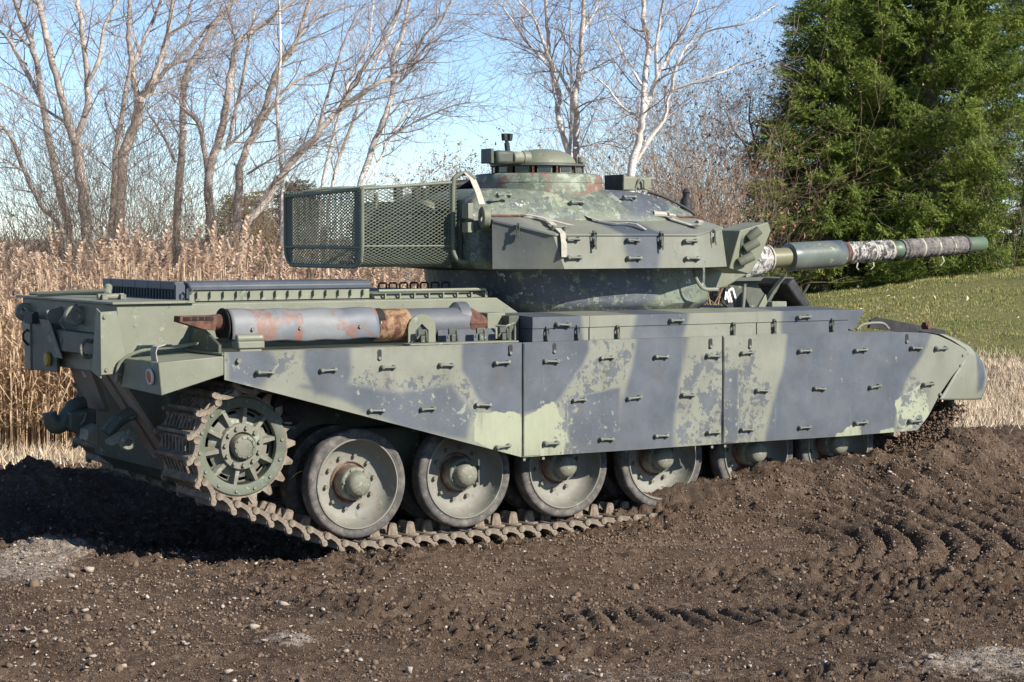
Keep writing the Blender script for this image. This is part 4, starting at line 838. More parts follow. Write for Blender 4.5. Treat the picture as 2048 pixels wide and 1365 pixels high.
def road_wheel(x, z, side):
    ys = -1.46 if side < 0 else 1.46
    w = bpy.data.objects.new('road_wheel', WM[1]); COL.objects.link(w); w.parent = TANK; loc = Vector((x, ys, z)); WL[w.name] = loc; w.location = loc-WL['tank']; rz = PI if side > 0 else 0; w.rotation_euler = (0, random.uniform(0, 6), rz)
    for nm, me in (('tyre', WM[0]), ('wheel_centre', WM[2]), ('hub_cap', WM[3])):
        c = bpy.data.objects.new(nm, me); COL.objects.link(c); c.parent = w
    c = bpy.data.objects.new('inner_wheel', WM[4]); COL.objects.link(c); c.parent = w; c.location = (0, .345, 0)
    if side < 0:
        for j in range(10):
            a = j*2*PI/10; c = bpy.data.objects.new('wheel_bolt', HB_ME); COL.objects.link(c); c.parent = w; c.location = (.196*math.cos(a), .137, .196*math.sin(a))
    return w
for x, z in zip(WX, WZ): road_wheel(x, z, -1); road_wheel(x+.25, z, 1)
FARX = .25; SPC = (-2.175, .873); PR = .395
def sprocket(side):
    s = -1 if side < 0 else 1; y0 = 1.42*s; i = -s
    ring = MB(); n = 19
    prof = []
    for k in range(n):
        a = 2*PI*k/n
        for da, r in ((-.5, .368), (-.30, .366), (-.17, .405), (-.09, .428), (.09, .428), (.17, .405), (.30, .366)):
            w = a+da*2*PI/n; prof.append((r*math.cos(w), r*math.sin(w)))
    teeth = MB(); m = len(prof); ia = [math.atan2(p[1], p[0]) for p in prof]; rg = [[(p[0], y0+i*e, p[1]) for p in prof] for e in (.012, .047)]+[[(.28*math.cos(a), y0+i*e, .28*math.sin(a)) for a in ia] for e in (.047, .012)]
    teeth.add([q for g_ in rg for q in g_], [(a*m+j, a*m+(j+1) % m, ((a+1) % 4)*m+(j+1) % m, ((a+1) % 4)*m+j) for a in range(4) for j in range(m)])
    ring.lathe([(.275, .05), (.275, .004), (.285, -.002), (.345, -.002), (.352, .004), (.352, .05), (.275, .05)], (0, y0, 0), (0, i, 0), 64)
    spokes = MB()
    for k in range(10):
        a = 2*PI*k/10+.16; u = Vector((math.cos(a), 0, math.sin(a))); t = Vector((-u.z, 0, u.x)); yv = Vector((0, i, 0)); c = Vector((0, y0, 0))
        spokes.hexa([c+u*.14+t*.016+yv*.0, c+u*.14-t*.016+yv*.0, c+u*.14-t*.040+yv*.10, c+u*.14+t*.040+yv*.10], [c+u*.285+t*.012+yv*.015, c+u*.285-t*.012+yv*.015, c+u*.285-t*.042+yv*.10, c+u*.285+t*.042+yv*.10])
    dish = MB()
    for k in range(10):       # webs with openings
        a0 = 2*PI*k/10+.16
        dish.lathe([(.135, .02), (.205, .05), (.228, .062)], (0, y0, 0), (0, i, 0), 5, a0, a0+2*PI/10); dish.lathe([(.250, .072), (.285, .08)], (0, y0, 0), (0, i, 0), 5, a0, a0+2*PI/10)
        for aa, ab in ((a0, a0+.17), (a0+2*PI/10-.17, a0+2*PI/10)): dish.lathe([(.20, .05), (.285, .08)], (0, y0, 0), (0, i, 0), 2, aa, ab)
    hubd = MB().lathe([(.165, .08), (.165, -.012), (.160, -.018), (.105, -.02), (.10, -.01), (.098, .02), (.085, .02)], (0, y0, 0), (0, i, 0), 48)
    cap = MB().lathe([(.088, .03), (.088, -.055), (.080, -.068), (.060, -.074), (.058, -.068), (.04, -.070), (0, -.072)], (0, y0, 0), (0, i, 0), 32)
    for k in range(10): a = k*PI/5; cap.cyl((.07*math.cos(a), y0-i*.06, .07*math.sin(a)), (.07*math.cos(a), y0-i*.078, .07*math.sin(a)), .007, 6)
    drum = MB().lathe([(.26, .05), (.30, .06), (.30, .36), (.26, .37)], (0, y0, 0), (0, i, 0), 40)
    loc = (SPC[0]+(FARX if side > 0 else 0), 0, SPC[1]); rw = link('sprocket', ring.mesh('sprocket', M['sprocket'], 40), TANK, loc)
    for mb, nm, mt in ((spokes, 'spokes', 'hub'), (dish, 'web', 'hub'), (hubd, 'hub_flange', 'hub'), (cap, 'hub_cap', 'hub'), (drum, 'drum', 'blackin')): link(nm, mb.mesh(nm, M[mt], 40), rw, loc)
    tme = teeth.mesh('tooth_ring', M['track'], 40); link('tooth_ring', tme, rw, loc)
    t2 = bpy.data.objects.new('tooth_ring', tme); COL.objects.link(t2); t2.parent = rw; t2.location = (0, i*.33, 0)
    if side < 0:
        for j in range(11): a = j*2*PI/11+.2; c = bpy.data.objects.new('hub_bolt', HB_ME); COL.objects.link(c); c.parent = rw; c.location = (.133*math.cos(a), y0-.012, .133*math.sin(a))
        for j in range(14): a = j*2*PI/14+.1; c = bpy.data.objects.new('rim_bolt', B_ME); COL.objects.link(c); c.parent = rw; c.location = (.318*math.cos(a), y0-.0, .318*math.sin(a))
sprocket(-1); sprocket(1)
def idler(side):
    s = -1 if side < 0 else 1; link('idler_wheel', MB().lathe([(.10, .0), (.30, .03), (.36, .0), (.37, .10), (.30, .14), (.10, .16)], (0, s*1.39, 0), (0, -s, 0), 40).mesh('idler_wheel', M['track'], 40), TANK, (4.12, 0, .96))
    for x in (-1.79, .2, 2.2): link('return_roller', MB().lathe([(.0, -.0), (.05, -.01), (.06, .02), (.105, .02), (.13, .0), (.135, .09), (.05, .10), (.05, .3), (.135, .31), (.135, .40), (0, .4)], (0, s*1.42, 0), (0, -s, 0), 32).mesh('return_roller', M['blackin'], 40), TANK, (x, 0, 1.125))
    mb = MB()
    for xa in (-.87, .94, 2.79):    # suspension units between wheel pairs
        part('suspension', MB().span((xa-.30, s*.96, .62), (xa+.30, s*1.14, .92)), 'shadegreen', TANK, .01)
    pass
idler(-1); idler(1)
# track run: hull of sprocket, wheels and idler, resampled at the link pitch
def track_path():
    pts = []
    for cx_, cz_, r in [(SPC[0], SPC[1], PR)]+[(x, z, .432) for x, z in zip(WX, WZ)]+[(4.12, .96, .40)]+[(-1.79, 1.125, .15), (2.2, 1.125, .165)]:
        for a in np.linspace(0, 2*PI, 160, endpoint=False): pts.append((cx_+r*math.cos(a), cz_+r*math.sin(a)))
    pts = sorted(set(pts))
    def half(ps):
        h = []
        for p in ps:
            while len(h) >= 2 and (h[-1][0]-h[-2][0])*(p[1]-h[-2][1])-(h[-1][1]-h[-2][1])*(p[0]-h[-2][0]) <= 0: h.pop()
            h.append(p)
        return h
    hull = half(pts)[:-1]+half(pts[::-1])[:-1]        # counter-clockwise
    hull = np.array(hull+[hull[0]]); seg = np.hypot(*np.diff(hull, axis=0).T); cum = np.r_[0, np.cumsum(seg)]; n = int(round(cum[-1]/.151)); s = np.arange(n)/n*cum[-1]
    X = np.interp(s, cum, hull[:, 0]); Z = np.interp(s, cum, hull[:, 1]); X2 = np.interp((s+cum[-1]/n*.5) % cum[-1], cum, hull[:, 0]); Z2 = np.interp((s+cum[-1]/n*.5) % cum[-1], cum, hull[:, 1]); X1 = np.interp((s-cum[-1]/n*.5) % cum[-1], cum, hull[:, 0]); Z1 = np.interp((s-cum[-1]/n*.5) % cum[-1], cum, hull[:, 1])
    return X, Z, np.arctan2(Z2-Z1, X2-X1)
def link_mesh(seed=0):
    r = random.Random(seed); mb = MB(); w = .305
    for y0_, y1_ in ((-w+.03, -.19), (-.10, .10), (.19, w-.03)): mb.span((-.055, y0_, -.014), (.055, y1_, .010))
    mb.tube([(-.075, -w, 0), (-.075, w, 0)], .019, 8)
    for y in np.linspace(-.245, .245, 9): mb.span((-.07, y-.009, -.028), (.06, y+.009, -.006))
    mb.prism([(.012, -w+.01, -.012), (.050, -w+.01, -.016), (.064, -w+.01, -.058), (.040, -w+.01, -.064)], (0, 2*w-.02, 0))
    for s in (-1, 1):          # curved outer lugs with their rounded feet
        prof = [(-.085, .018), (-.05, .022), (.0, .014), (.045, -.006), (.088, -.036), (.100, -.058), (.092, -.074), (.070, -.078), (.052, -.062), (.036, -.040), (.0, -.020), (-.04, -.012), (-.085, -.014)]
        mb.prism([(x, s*w-(.0 if s < 0 else .034), z) for x, z in prof], (0, .034, 0))
        mb.tube([(-.075, s*(w-.036), 0), (-.075, s*(w+.008), 0)], .027, 10)
    for y in (-.055, .055):    # guide horns
        mb.prism([(-.045, y-.016, .008), (.040, y-.016, .008), (.026, y-.016, .085), (.012, y-.016, .098), (-.022, y-.016, .098), (-.034, y-.016, .085)], (0, .032, 0))
    me = mb.mesh('track_link', M['track'], 35); return me
LM = [link_mesh(k) for k in range(1)]
TX, TZ, TA = track_path()
for s in (-1, 1):
    for i in range(len(TX)):
        o = bpy.data.objects.new('track_link', LM[0]); COL.objects.link(o); o.parent = TANK; o.location = Vector((TX[i]+(FARX if s > 0 else 0), s*1.25, TZ[i]))-WL['tank']; o.rotation_euler = (0, -TA[i]+random.gauss(0, .012), 0)
    # mud caked on the front run
mb = MB(); r = random.Random(4); ms = []
for k in range(9000):
    t = r.random(); x = 3.55+t*.98; z = .40+.46*max(0, t-.2)/.8+r.uniform(-.06, .05); y = r.choice([-1, 1])*r.uniform(1.02, 1.66) if r.random() < .3 else -r.uniform(1.0, 1.70); ms.append((x+r.gauss(0, .04), y, z, r.choice([.006, .008, .011, .017])))
tv, tf = rock(91, 8, .9); v, f = tile(tv, tf, np.array([m[:3] for m in ms]), np.array([m[3] for m in ms]), rng.uniform(0, 6, len(ms)), rng.uniform(-1, 1, len(ms)), rng.uniform(.7, 1.3, (len(ms), 3)))
o = link('caked_mud', npmesh('caked_mud', v-np.array(WL['tank']), f, bpy.data.materials['soil_clod'], False), None); o.parent = TANK; o['kind'] = 'stuff'

# ---- hull
hb = MB()
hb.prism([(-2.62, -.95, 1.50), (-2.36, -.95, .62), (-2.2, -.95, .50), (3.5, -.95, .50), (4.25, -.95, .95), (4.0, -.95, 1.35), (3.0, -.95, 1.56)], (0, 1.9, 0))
part('lower_hull', hb, 'shadegreen', TANK, .01)
# engine compartment with its side wall, rear wall and sloped forward end
eng = MB().prism([(-2.93, -1.0, 1.872), (-2.90, -1.0, 1.37), (-2.60, -1.0, 1.36), (-2.45, -1.0, 1.50), (.60, -1.0, 1.50), (.55, -1.0, 1.66), (.20, -1.0, 1.872)], (0, 2.0, 0)); part('engine_compartment', eng, 'green2', TANK, .008)
part('deck_edge', MB().span((-2.97, -1.03, 1.874), (-2.35, 1.03, 1.892)), 'green2', TANK, .004)
part('hull_roof', MB().prism([(.56, -1.0, 1.52), (.56, -1.0, 1.72), (3.35, -1.0, 1.72), (3.6, -1.0, 1.60), (4.0, -1.0, 1.38), (3.6, -1.0, 1.36)], (0, 2.0, 0)), 'green2', TANK, .01)
part('track_guard', MB().span((-2.43, -1.675, 1.535), (3.5, -1.003, 1.548)), 'green2', TANK)
part('track_guard', MB().span((-2.43, 1.003, 1.535), (3.5, 1.675, 1.548)), 'green2', TANK)
# rear mudguard: boxy with a marker on its end
a = P(250, 740, y=-1.02); 
mg = MB(); tz = 1.535; xr = -3.0
mg.hexa([(-2.42, -1.68, 1.53), (-2.42, -1.0, 1.53), (-2.42, -1.0, 1.40), (-2.42, -1.68, 1.40)], [(-2.90, -1.68, 1.50), (-2.90, -1.08, 1.50), (-2.93, -1.08, 1.30), (-2.88, -1.68, 1.275)])
pm = part('rear_mudguard', mg, 'green2', TANK, .006)
pm['label'] = 'boxy rear mudguard with a red marker disc on its end'
mk_ = MB().lathe([(0, -.012), (.040, -.012), (.044, -.004), (.044, 0)], (-2.905, -1.555, 1.40), (1, 0, .1), 24); part('marker_disc', mk_, 'red', pm)
part('marker_ring', MB().lathe([(.043, -.006), (.043, -.014), (.054, -.014), (.056, 0)], (-2.905, -1.555, 1.40), (1, 0, .1), 24), 'white', pm)
q0 = P(312, 705, y=-1.6); part('bent_tab', MB().ribbon([(-2.86, -1.52, 1.50), (-2.87, -1.52, 1.56), (-2.86, -1.52, 1.60), (-2.80, -1.52, 1.615)], (0, 1, 0), .10, .006), 'canvas', pm)
part('wing_bracket', MB().prism([(-2.40, -1.0, 1.53), (-2.40, -1.55, 1.53), (-2.40, -1.55, 1.60), (-2.36, -1.02, 1.76)], (.02, 0, 0)), 'shadegreen', TANK)
part('cable', MB().tube(polyw([(-2.42, -1.25, 1.60), (-2.6, -1.2, 1.575), (-2.8, -1.12, 1.55), (-2.93, -1.06, 1.47), (-2.96, -1.06, 1.33)], 5), .012, 8), 'green', TANK)
# final drive housings and sloped lower rear plate
for s in (-1, 1): part('final_drive', MB().lathe([(.0, 0), (.20, .0), (.22, .04), (.16, .12), (.10, .2)], (SPC[0]+(FARX if s > 0 else 0), s*.93, SPC[1]), (0, s, 0), 28), 'shadegreen', TANK)
rear = MB().prism([(-2.90, -.27, 1.49), (-2.90, .18, 1.49), (-2.68, .23, 1.04), (-2.68, -.13, 1.04)], (.03, 0, .02)); rp = part('rear_plate', rear, 'dusty', TANK, .006)
for ya in (-.60, -.82): part('rear_strut', MB().prism([(-2.90, ya, 1.40), (-2.90, ya+.14, 1.40), (-2.45, ya+.14, .72), (-2.45, ya, .72)], (.03, 0, .02)), 'dusty', TANK, .006)
part('rear_beam', MB().span((-2.99, -.80, 1.50), (-2.90, .20, 1.66)), 'shadegreen', TANK, .01)
def guard(y, pl, lab):
    o = part('lamp_guard', MB().prism([(a, y, b) for a, b in pl], (0, .012, 0)), 'green', TANK, .003); o['label'] = lab; return o
o = guard(-1.03, [(-3.06, 1.825), (-2.94, 1.83), (-2.87, 1.48), (-2.91, 1.39), (-3.06, 1.385)], 'plate lamp guard lit by the sun, beside the rear mudguard')
part('flange', MB().prism([(-3.062, -1.018, 1.36), (-3.062, -.86, 1.40), (-3.062, -.90, 1.62), (-3.062, -.95, 1.85), (-3.062, -1.018, 1.825)], (.012, 0, 0)), 'green', o, .003)
for px_, pz_ in ((-3.03, 1.79), (-3.02, 1.42), (-2.92, 1.42)): link('bolt', B_ME, o, (px_, -1.031, pz_))
o = guard(.10, [(-3.04, 1.735), (-3.05, 1.80), (-2.88, 1.84), (-2.95, 1.72)], 'middle lamp guard with a long strip hanging below it')
part('guard_strip', MB().prism([(-3.03, .33, 1.73), (-3.03, .11, 1.73), (-3.0, -.08, 1.45), (-3.0, .09, 1.45)], (.012, 0, 0)), 'hub', o, .003)
part('lamp_box', MB().box((-3.03, .50, 1.735), (.05, .18, .09)), 'black', TANK, .006)
part('rear_side_plate', MB().prism([(-3.0, .62, 1.74), (-2.97, .93, 1.80), (-2.93, .93, 1.33), (-3.0, .62, 1.325)], (.02, 0, 0)), 'hub', TANK, .004)
part('recess_panel', MB().prism([(-2.99, .60, 1.70), (-2.99, .12, 1.70), (-2.97, .10, 1.34), (-2.99, .60, 1.33)], (.02, 0, 0)), 'shadegreen', TANK, .004)
part('reflector', MB().lathe([(0, -.02), (.05, -.02), (.055, 0)], (-2.99, .25, 1.43), (1, 0, 0), 20), 'yellow', TANK)
def eye(c, r, axis, tail):
    mb = MB().lathe([(r*.48, -.03), (r*.9, -.03), (r, -.022), (r, .022), (r*.9, .03), (r*.48, .03), (r*.48, -.03)], c, axis, 28); c = Vector(c); t = Vector(tail)
    n = Vector(axis).normalized()*.026; s = n.cross(t-c).normalized()*r*.75; mb.prism([c+(t-c).normalized()*r*.7+s-n, c+(t-c).normalized()*r*.7-s-n, t-s-n, t+s-n], n*2); return mb
part('lifting_eye', eye((-2.98, -.30, 1.775), .075, (.15, 1, 0), (-2.82, -.31, 1.82)), 'green2', TANK, .003)
part('lifting_eye', eye((-2.96, .86, 1.765), .072, (.15, 1, 0), (-2.82, .87, 1.80)), 'green2', TANK, .003)
part('bent_bracket', MB().ribbon([(-2.91, -.22, 1.87), (-2.97, -.12, 1.80), (-3.0, -.05, 1.72), (-2.97, -.07, 1.66), (-2.99, -.04, 1.57), (-2.97, -.02, 1.52)], (.2, 1, 0), .045, .012), 'hub', TANK)
part('tow_shackle', MB().tube([(-2.99, -.66, 1.60)]+[(-3.02-.045*math.sin(a), -.66, 1.55+.06*math.cos(a)) for a in np.linspace(0, PI, 9)]+[(-2.99, -.66, 1.50)], .016, 8), 'hub', TANK)
hx = [P(a, b, y=.66) for a, b in ((64, 668), (54, 660), (46, 668), (47, 680), (56, 690), (64, 688))]; part('hook', MB().tube(hx, .010, 8), 'black', TANK)
def strokes(name, segs, org, ux, uz, w, par, mat='white'):
    mb = MB(); org = Vector(org); ux = Vector(ux); uz = Vector(uz); n = ux.cross(uz).normalized()
    for (a, b) in segs:
        p = org+ux*a[0]+uz*a[1]; q = org+ux*b[0]+uz*b[1]; mb.ribbon([p, q], (q-p).cross(n), w, .002)
    return part(name, mb, mat, par)
# painted number low on the rear plate
d3 = [((0, 1), (.6, 1)), ((.6, 1), (.6, 0)), ((.6, 0), (0, 0)), ((.15, .5), (.6, .5))]; d1 = [((.3, 0), (.3, 1))]
segs = [((a[0]+ox, a[1]), (b[0]+ox, b[1])) for ox, dd in ((0, d3), (.62, d1), (1.25, d3)) for a, b in dd]
pa_, pb_ = Vector((-2.90, 0, 1.49)), Vector((-2.68, 0, 1.04)); upv = (pa_-pb_).normalized(); strokes('painted_number', segs, pb_+(pa_-pb_)*.60+Vector((-.004, -.03, 0)), Vector((0, -.032, 0)), upv*.042, .006, rp)
# pintle hook, tow eye bracket
hk = polyw([P(a, b, y=-.02) for a, b in ((170, 806), (152, 812), (138, 828), (126, 846), (112, 851), (103, 842), (99, 826))], 6)
part('tow_hook', MB().tube(hk, [.05+.016*math.sin(k_/len(hk)*3) for k_ in range(len(hk))], 12), 'shadegreen', TANK)
pq = [P(a, b, y=-.18) for a, b in ((141, 826), (192, 818), (194, 862), (158, 870), (140, 858))]; part('pintle_block', MB().prism(pq, (.02, .26, 0)), 'shadegreen', TANK, .012)
lv_ = [P(a, b, y=-.20) for a, b in ((160, 829), (172, 826), (168, 842), (160, 850))]; part('lock_lever', MB().tube(lv_, .009, 8), 'hub', TANK)
part('rear_bracket', MB().prism([P(a, b, y=-.45) for a, b in ((198, 850), (198, 895), (174, 882), (176, 862))], (.02, .22, 0)), 'hub', TANK, .006)
te = polyw([P(a, b, y=-.70) for a, b in ((266, 826), (244, 836), (228, 850), (214, 868))], 5); part('tow_arm', MB().tube(te, [.05]*len(te), 10), 'shadegreen', TANK)
tc = P(254, 885, y=-.85); part('tow_eye', eye(tc, .055, (0, 1, 0), tc+np.array([.05, 0, .07])), 'hub', TANK, .003)
part('tow_plate', MB().prism([P(a, b, y=-.84) for a, b in ((212, 888), (236, 872), (252, 868), (244, 884), (222, 892))], (0, .03, .02)), 'green', TANK)

# ---- engine deck: grilles, louvre covers, loops
gr = part('grille_box', MB().span((-2.375, -.72, 1.962), (-2.30, .72, 2.022)), 'dark', TANK, .006)
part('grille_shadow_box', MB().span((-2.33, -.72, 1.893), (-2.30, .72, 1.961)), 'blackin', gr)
part('end_plate', MB().span((-2.37, -.735, 1.892), (-2.30, -.722, 2.0)), 'dark', gr)
gb = MB().span((-.02, -.006, 0), (.014, .006, .070)).mesh('grille_bar', M['dark'])
for i in range(25): link('grille_bar', gb, gr, (-2.35, -.70+.058*i, 1.8925))
for i in range(5): part('slab_joint', MB().span((-2.3765, -.46+.25*i, 1.964), (-2.372, -.454+.25*i, 2.020)), 'black', gr)
cv = MB(); prof = [(-.76, 1.955), (-.765, 1.99), (-.74, 2.012), (-.68, 2.018), (-.30, 2.018), (-.24, 1.99), (-.24, 1.955)]
cv.prism([(-2.28, y, z) for y, z in prof], (1.50, 0, 0)); lc = part('louvre_cover', cv, 'dark', TANK, .008)
part('louvre_wall', MB().span((-2.27, -.745, 1.88), (-.79, -.26, 1.953)), 'green2', lc)
tb = MB().span((0, .008, .006), (.011, .035, .052)).mesh('louvre_tooth', M['green2'])
for i in range(14): link('louvre_tooth', tb, lc, (-2.22+.105*i, -.782, 1.895))
r2 = part('deck_panel', MB().prism([(-.77, -.80, 1.874), (-.77, -.76, 1.915), (.22, -.76, 1.915), (.22, -.80, 1.874)], (0, 1.5, 0)), 'green2', TANK, .004)
for i in range(8): link('louvre_tooth', tb, r2, (-.70+.128*i, -.84, 1.862))
part('rail', MB().tube([(-.75, -.82, 1.935), (.20, -.82, 1.935), (.215, -.82, 1.90), (.215, -.82, 1.875)], .012, 8), 'green', TANK)
def hoop(): return MB().tube([(-.034, 0, 0), (-.034, 0, .062), (-.026, 0, .070), (.026, 0, .070), (.034, 0, .062), (.034, 0, 0)], .0075, 8).mesh('stowage_hoop', M['black'])
hp = hoop()
for i in range(7): c = P(765+21*i, 590, y=-.1); link('stowage_hoop', hp, TANK, (c[0], -.1, 1.905))
part('hinge', MB().tube([(-2.86, -.45, 1.915), (-2.66, -.45, 1.915)], .022, 10).span((-2.84, -.5, 1.894), (-2.80, -.40, 1.93)).span((-2.70, -.5, 1.894), (-2.66, -.40, 1.93)), 'hub', TANK)
part('travel_lock', MB().tube([(-2.95, .55, 1.91), (-2.70, .10, 1.935), (-2.62, -.02, 1.94)], .02, 8).tube([(-2.95, .75, 1.91), (-2.62, .02, 1.925)], .014, 8).cyl((-2.63, -.04, 1.91), (-2.58, .06, 1.97), .03), 'green', TANK)
part('deck_clip', MB().tube([(-2.31, -.80, 1.90), (-2.31, -.80, 1.97), (-2.29, -.80, 1.985), (-2.27, -.80, 1.96), (-2.29, -.80, 1.93)], .009, 6), 'dark', TANK)

# ---- silencers on the track guard
def shield():
    mb = MB(); y = -1.37; A = [(.125, 1.60), (.130, 1.70), (.115, 1.775), (.075, 1.825), (.02, 1.845), (-.05, 1.84), (-.10, 1.80), (-.125, 1.74), (-.130, 1.66), (-.120, 1.62)]
    A = polyw([(a, 0, b) for a, b in A], 3); x0, x1 = -2.27, -1.105
    def f(u, v):
        i = v*(len(A)-1); k = min(int(i), len(A)-2); t = i-k; p = A[k]*(1-t)+A[k+1]*t; s = .97+.05*math.sin(u*PI)*.6; dent = .006*math.sin(u*17+v*5)*math.sin(v*PI)
        return (x0+(x1-x0)*u, y+p[0]*s+dent, 1.73+(p[2]-1.73)*s-.012*math.sin(u*PI*.8)+.004*math.sin(u*23))
    mb.grid(f, 44, 27); me = mb.mesh('heat_shield', M['exh'], 40); o = link('heat_shield', me, TANK); m = o.modifiers.new('s', 'SOLIDIFY'); m.thickness = .006; o['label'] = 'long heat shield with flaking rust over the silencer'
    for q in ((735, 648), (723, 655)): pass
    return o
hs = shield()
for q in ((720, 645), (505, 640), (600, 645)): link('bolt', B_ME, hs, (P(q[0], q[1], y=-1.5)[0], -1.502, 1.70))
part('end_plate', MB().prism([(-2.295, -1.37+.135*math.cos(a)*(1 if abs(math.cos(a)) < .8 else .97), 1.725+.125*math.sin(a)) for a in np.linspace(-.75, PI+.75, 18)], (.012, 0, 0)), 'blackin', hs, .004)
part('silencer', MB().lathe([(.0, 0), (.09, .0), (.105, .03), (.105, 1.2), (.0, 1.2)], (-2.24, -1.37, 1.72), (1, 0, 0), 28), 'blackin', TANK)
part('silencer', MB().lathe([(0, 0), (.112, .0), (.118, .02), (.118, .78), (.112, .80), (.10, .80)], (-1.10, -1.36, 1.70), (1, 0, 0), 36), 'exh2', TANK)
part('rust_band', MB().lathe([(.1135, -.005), (.1195, .0), (.1195, .24), (.1185, .26)], (-1.085, -1.36, 1.70), (1, 0, 0), 36), 'heatrust', TANK)
part('silencer_cap', MB().lathe([(.128, -.02), (.134, .0), (.134, .03), (.05, .17), (0, .175)], (-.305, -1.36, 1.70), (1, 0, 0), 7), 'rust', TANK)
part('cap_band', MB().lathe([(.10, -.1), (.137, -.06), (.14, .0), (.14, .02), (.128, .03)], (-.31, -1.33, 1.72), (1, -.1, 0), 30, 0, 2*PI), 'exh2', TANK)
ep = part('fishtail_pipe', MB().prism([(-2.37, -1.435, 1.80), (-2.635, -1.435, 1.800), (-2.64, -1.435, 1.760), (-2.46, -1.435, 1.705), (-2.37, -1.435, 1.695)], (0, .11, 0)), 'rust', TANK, .004)
part('pipe_neck', MB().tube([(-2.40, -1.38, 1.75), (-2.33, -1.375, 1.75), (-2.18, -1.37, 1.745)], [.052, .058, .058], 16), 'rust', ep)
part('outlet_slot', MB().span((-2.615, -1.4375, 1.766), (-2.39, -1.434, 1.794)), 'blackin', ep)
for i in range(4): part('divider', MB().span((-2.56+.05*i, -1.440, 1.771), (-2.553+.05*i, -1.4345, 1.793)), 'rust', ep)
part('pipe_clamp', MB().box((-2.20, -1.60, 1.60), (.20, .12, .05)).box((-2.20, -1.62, 1.565), (.17, .05, .06)).tube([(-2.30, -1.62, 1.645), (-2.10, -1.62, 1.645)], .028, 12), 'green2', TANK, .008)
part('side_shelf', MB().span((-.95, -1.672, 1.560), (-.02, -1.55, 1.572)), 'green2', TANK, .003)
part('support_plate', MB().prism([(-.87, -1.50, 1.57), (-.87, -1.50, 1.68)]+[(-.755+.115*math.cos(a), -1.50, 1.68+.10*math.sin(a)) for a in np.linspace(PI, 0, 9)]+[(-.64, -1.50, 1.57), (-.70, -1.50, 1.57), (-.70, -1.50, 1.66), (-.755, -1.50, 1.71), (-.81, -1.50, 1.66), (-.81, -1.50, 1.57)], (0, .012, 0)), 'green2', TANK)
def clampmb(x, y=-1.56):
    return MB().box((x, y, 1.60), (.05, .03, .05)).box((x-.01, y, 1.65), (.07, .02, .04)).tube([(x-.03, y, 1.63), (x-.06, y-.01, 1.60)], .008, 6).tube([(x+.02, y-.01, 1.66), (x+.02, y-.02, 1.58)], .010, 6)
for x in (-.78, -.52, -.28, -.08): part('toggle_clamp', clampmb(x), 'shadegreen', TANK, .003)
part('back_panel', MB().span((-.60, -1.47, 1.56), (-.10, -1.46, 1.66)), 'dark', TANK)
part('lever', MB().tube([(.02, -1.55, 1.57), (.02, -1.55, 1.66), (.015, -1.55, 1.70), (-.06, -1.55, 1.675), (-.12, -1.5, 1.68)], .009, 8), 'hub', TANK)
part('small_box', MB().box((-.02, -1.25, 1.67), (.16, .2, .20)), 'green2', TANK, .006)

# ---- stowage bins along the track guard
def bin_(x0, x1, y0=-1.62, y1=-1.02, z0=1.556, z1=1.742, lid=.09, name='stowage_bin'):
    mb = MB(); nx = int((x1-x0)/.03)+1
    mb.grid(lambda u, v: (x0+(x1-x0)*u, y0, z0+(z1-lid-z0)*v), nx, 5); mb.span((x0, y0+.003, z0), (x1, y1, z1-lid)); me = mb.mesh(name, M['skirt'], 35, False); setcamo(me, lambda c: camo_side(c[:, 0], c[:, 2])); o = link(name, me, TANK)
    lb = MB(); lb.grid(lambda u, v: (x0-.004+(x1-x0+.008)*u, y0-.008, z1-lid+.004+(lid-.004)*v), nx, 5); lb.grid(lambda u, v: (x0-.004+(x1-x0+.008)*u, y0-.008+(y1-y0)*v, z1+.012*math.sin(v*PI*.5)), nx, 8)
    lb.span((x0-.004, y0-.005, z1-lid+.004), (x1+.004, y1, z1-.001)); me = lb.mesh('bin_lid', M['skirt'], 35, False); setcamo(me, lambda c: camo_side(c[:, 0], c[:, 2])); link('bin_lid', me, o)
    return o
BX = [P(p, 640, y=-1.62)[0] for p in (1065, 1178, 1513, 1697)]
bins = [bin_(BX[0], BX[1]-.006), bin_(BX[1]+.006, BX[2]-.005), bin_(BX[2]+.005, BX[3]-.004)]
part('bin_end_box', MB().span((.03, -1.45, 1.56), (BX[0]-.01, -1.02, 1.75)), 'shadegreen', TANK, .006)
part('front_wedge', MB().prism([(BX[3]+.002, -1.61, 1.58), (BX[3]+.06, -1.61, 1.56), (BX[3]+.17, -1.61, 1.70), (BX[3]+.175, -1.61, 1.735), (BX[3]+.002, -1.61, 1.735)], (0, .5, 0)), 'dark', TANK, .004)
def me_latch():
    mb = MB().box((0, -.006, -.045), (.026, .012, .05)).box((0, -.008, .03), (.022, .014, .03)).tube([(-.009, -.018, -.05), (-.009, -.022, .03), (.009, -.022, .03), (.009, -.018, -.05)], .0045, 6).box((0, -.02, -.035), (.02, .014, .045)).cyl((-.014, -.016, -.02), (.014, -.016, -.02), .008, 8).box((0, -.03, -.07), (.014, .006, .03))
    return mb.mesh('latch', M['shadegreen'], 35)
LA = me_latch()
for k, l in enumerate([zf([(372, 262), (618, 250)]), zf([(938, 250), (1868, 225)]), zg([(465, 155), (832, 150)])]):
    for q in l: at_side('latch', LA, bins[k], q[0], q[1], -1.625)
for k, q in ((0, zf([(500, 195)])[0]), (1, zf([(1410, 165)])[0]), (2, zg([(650, 108)])[0])): at_side('handle', H_ME, bins[k], q[0], q[1], -1.629)
part('front_loop', MB().tube(polyw([(3.50, -1.45, 1.56), (3.58, -1.45, 1.605), (3.78, -1.45, 1.61), (3.86, -1.45, 1.56)], 4), .012, 8), 'hub', TANK)
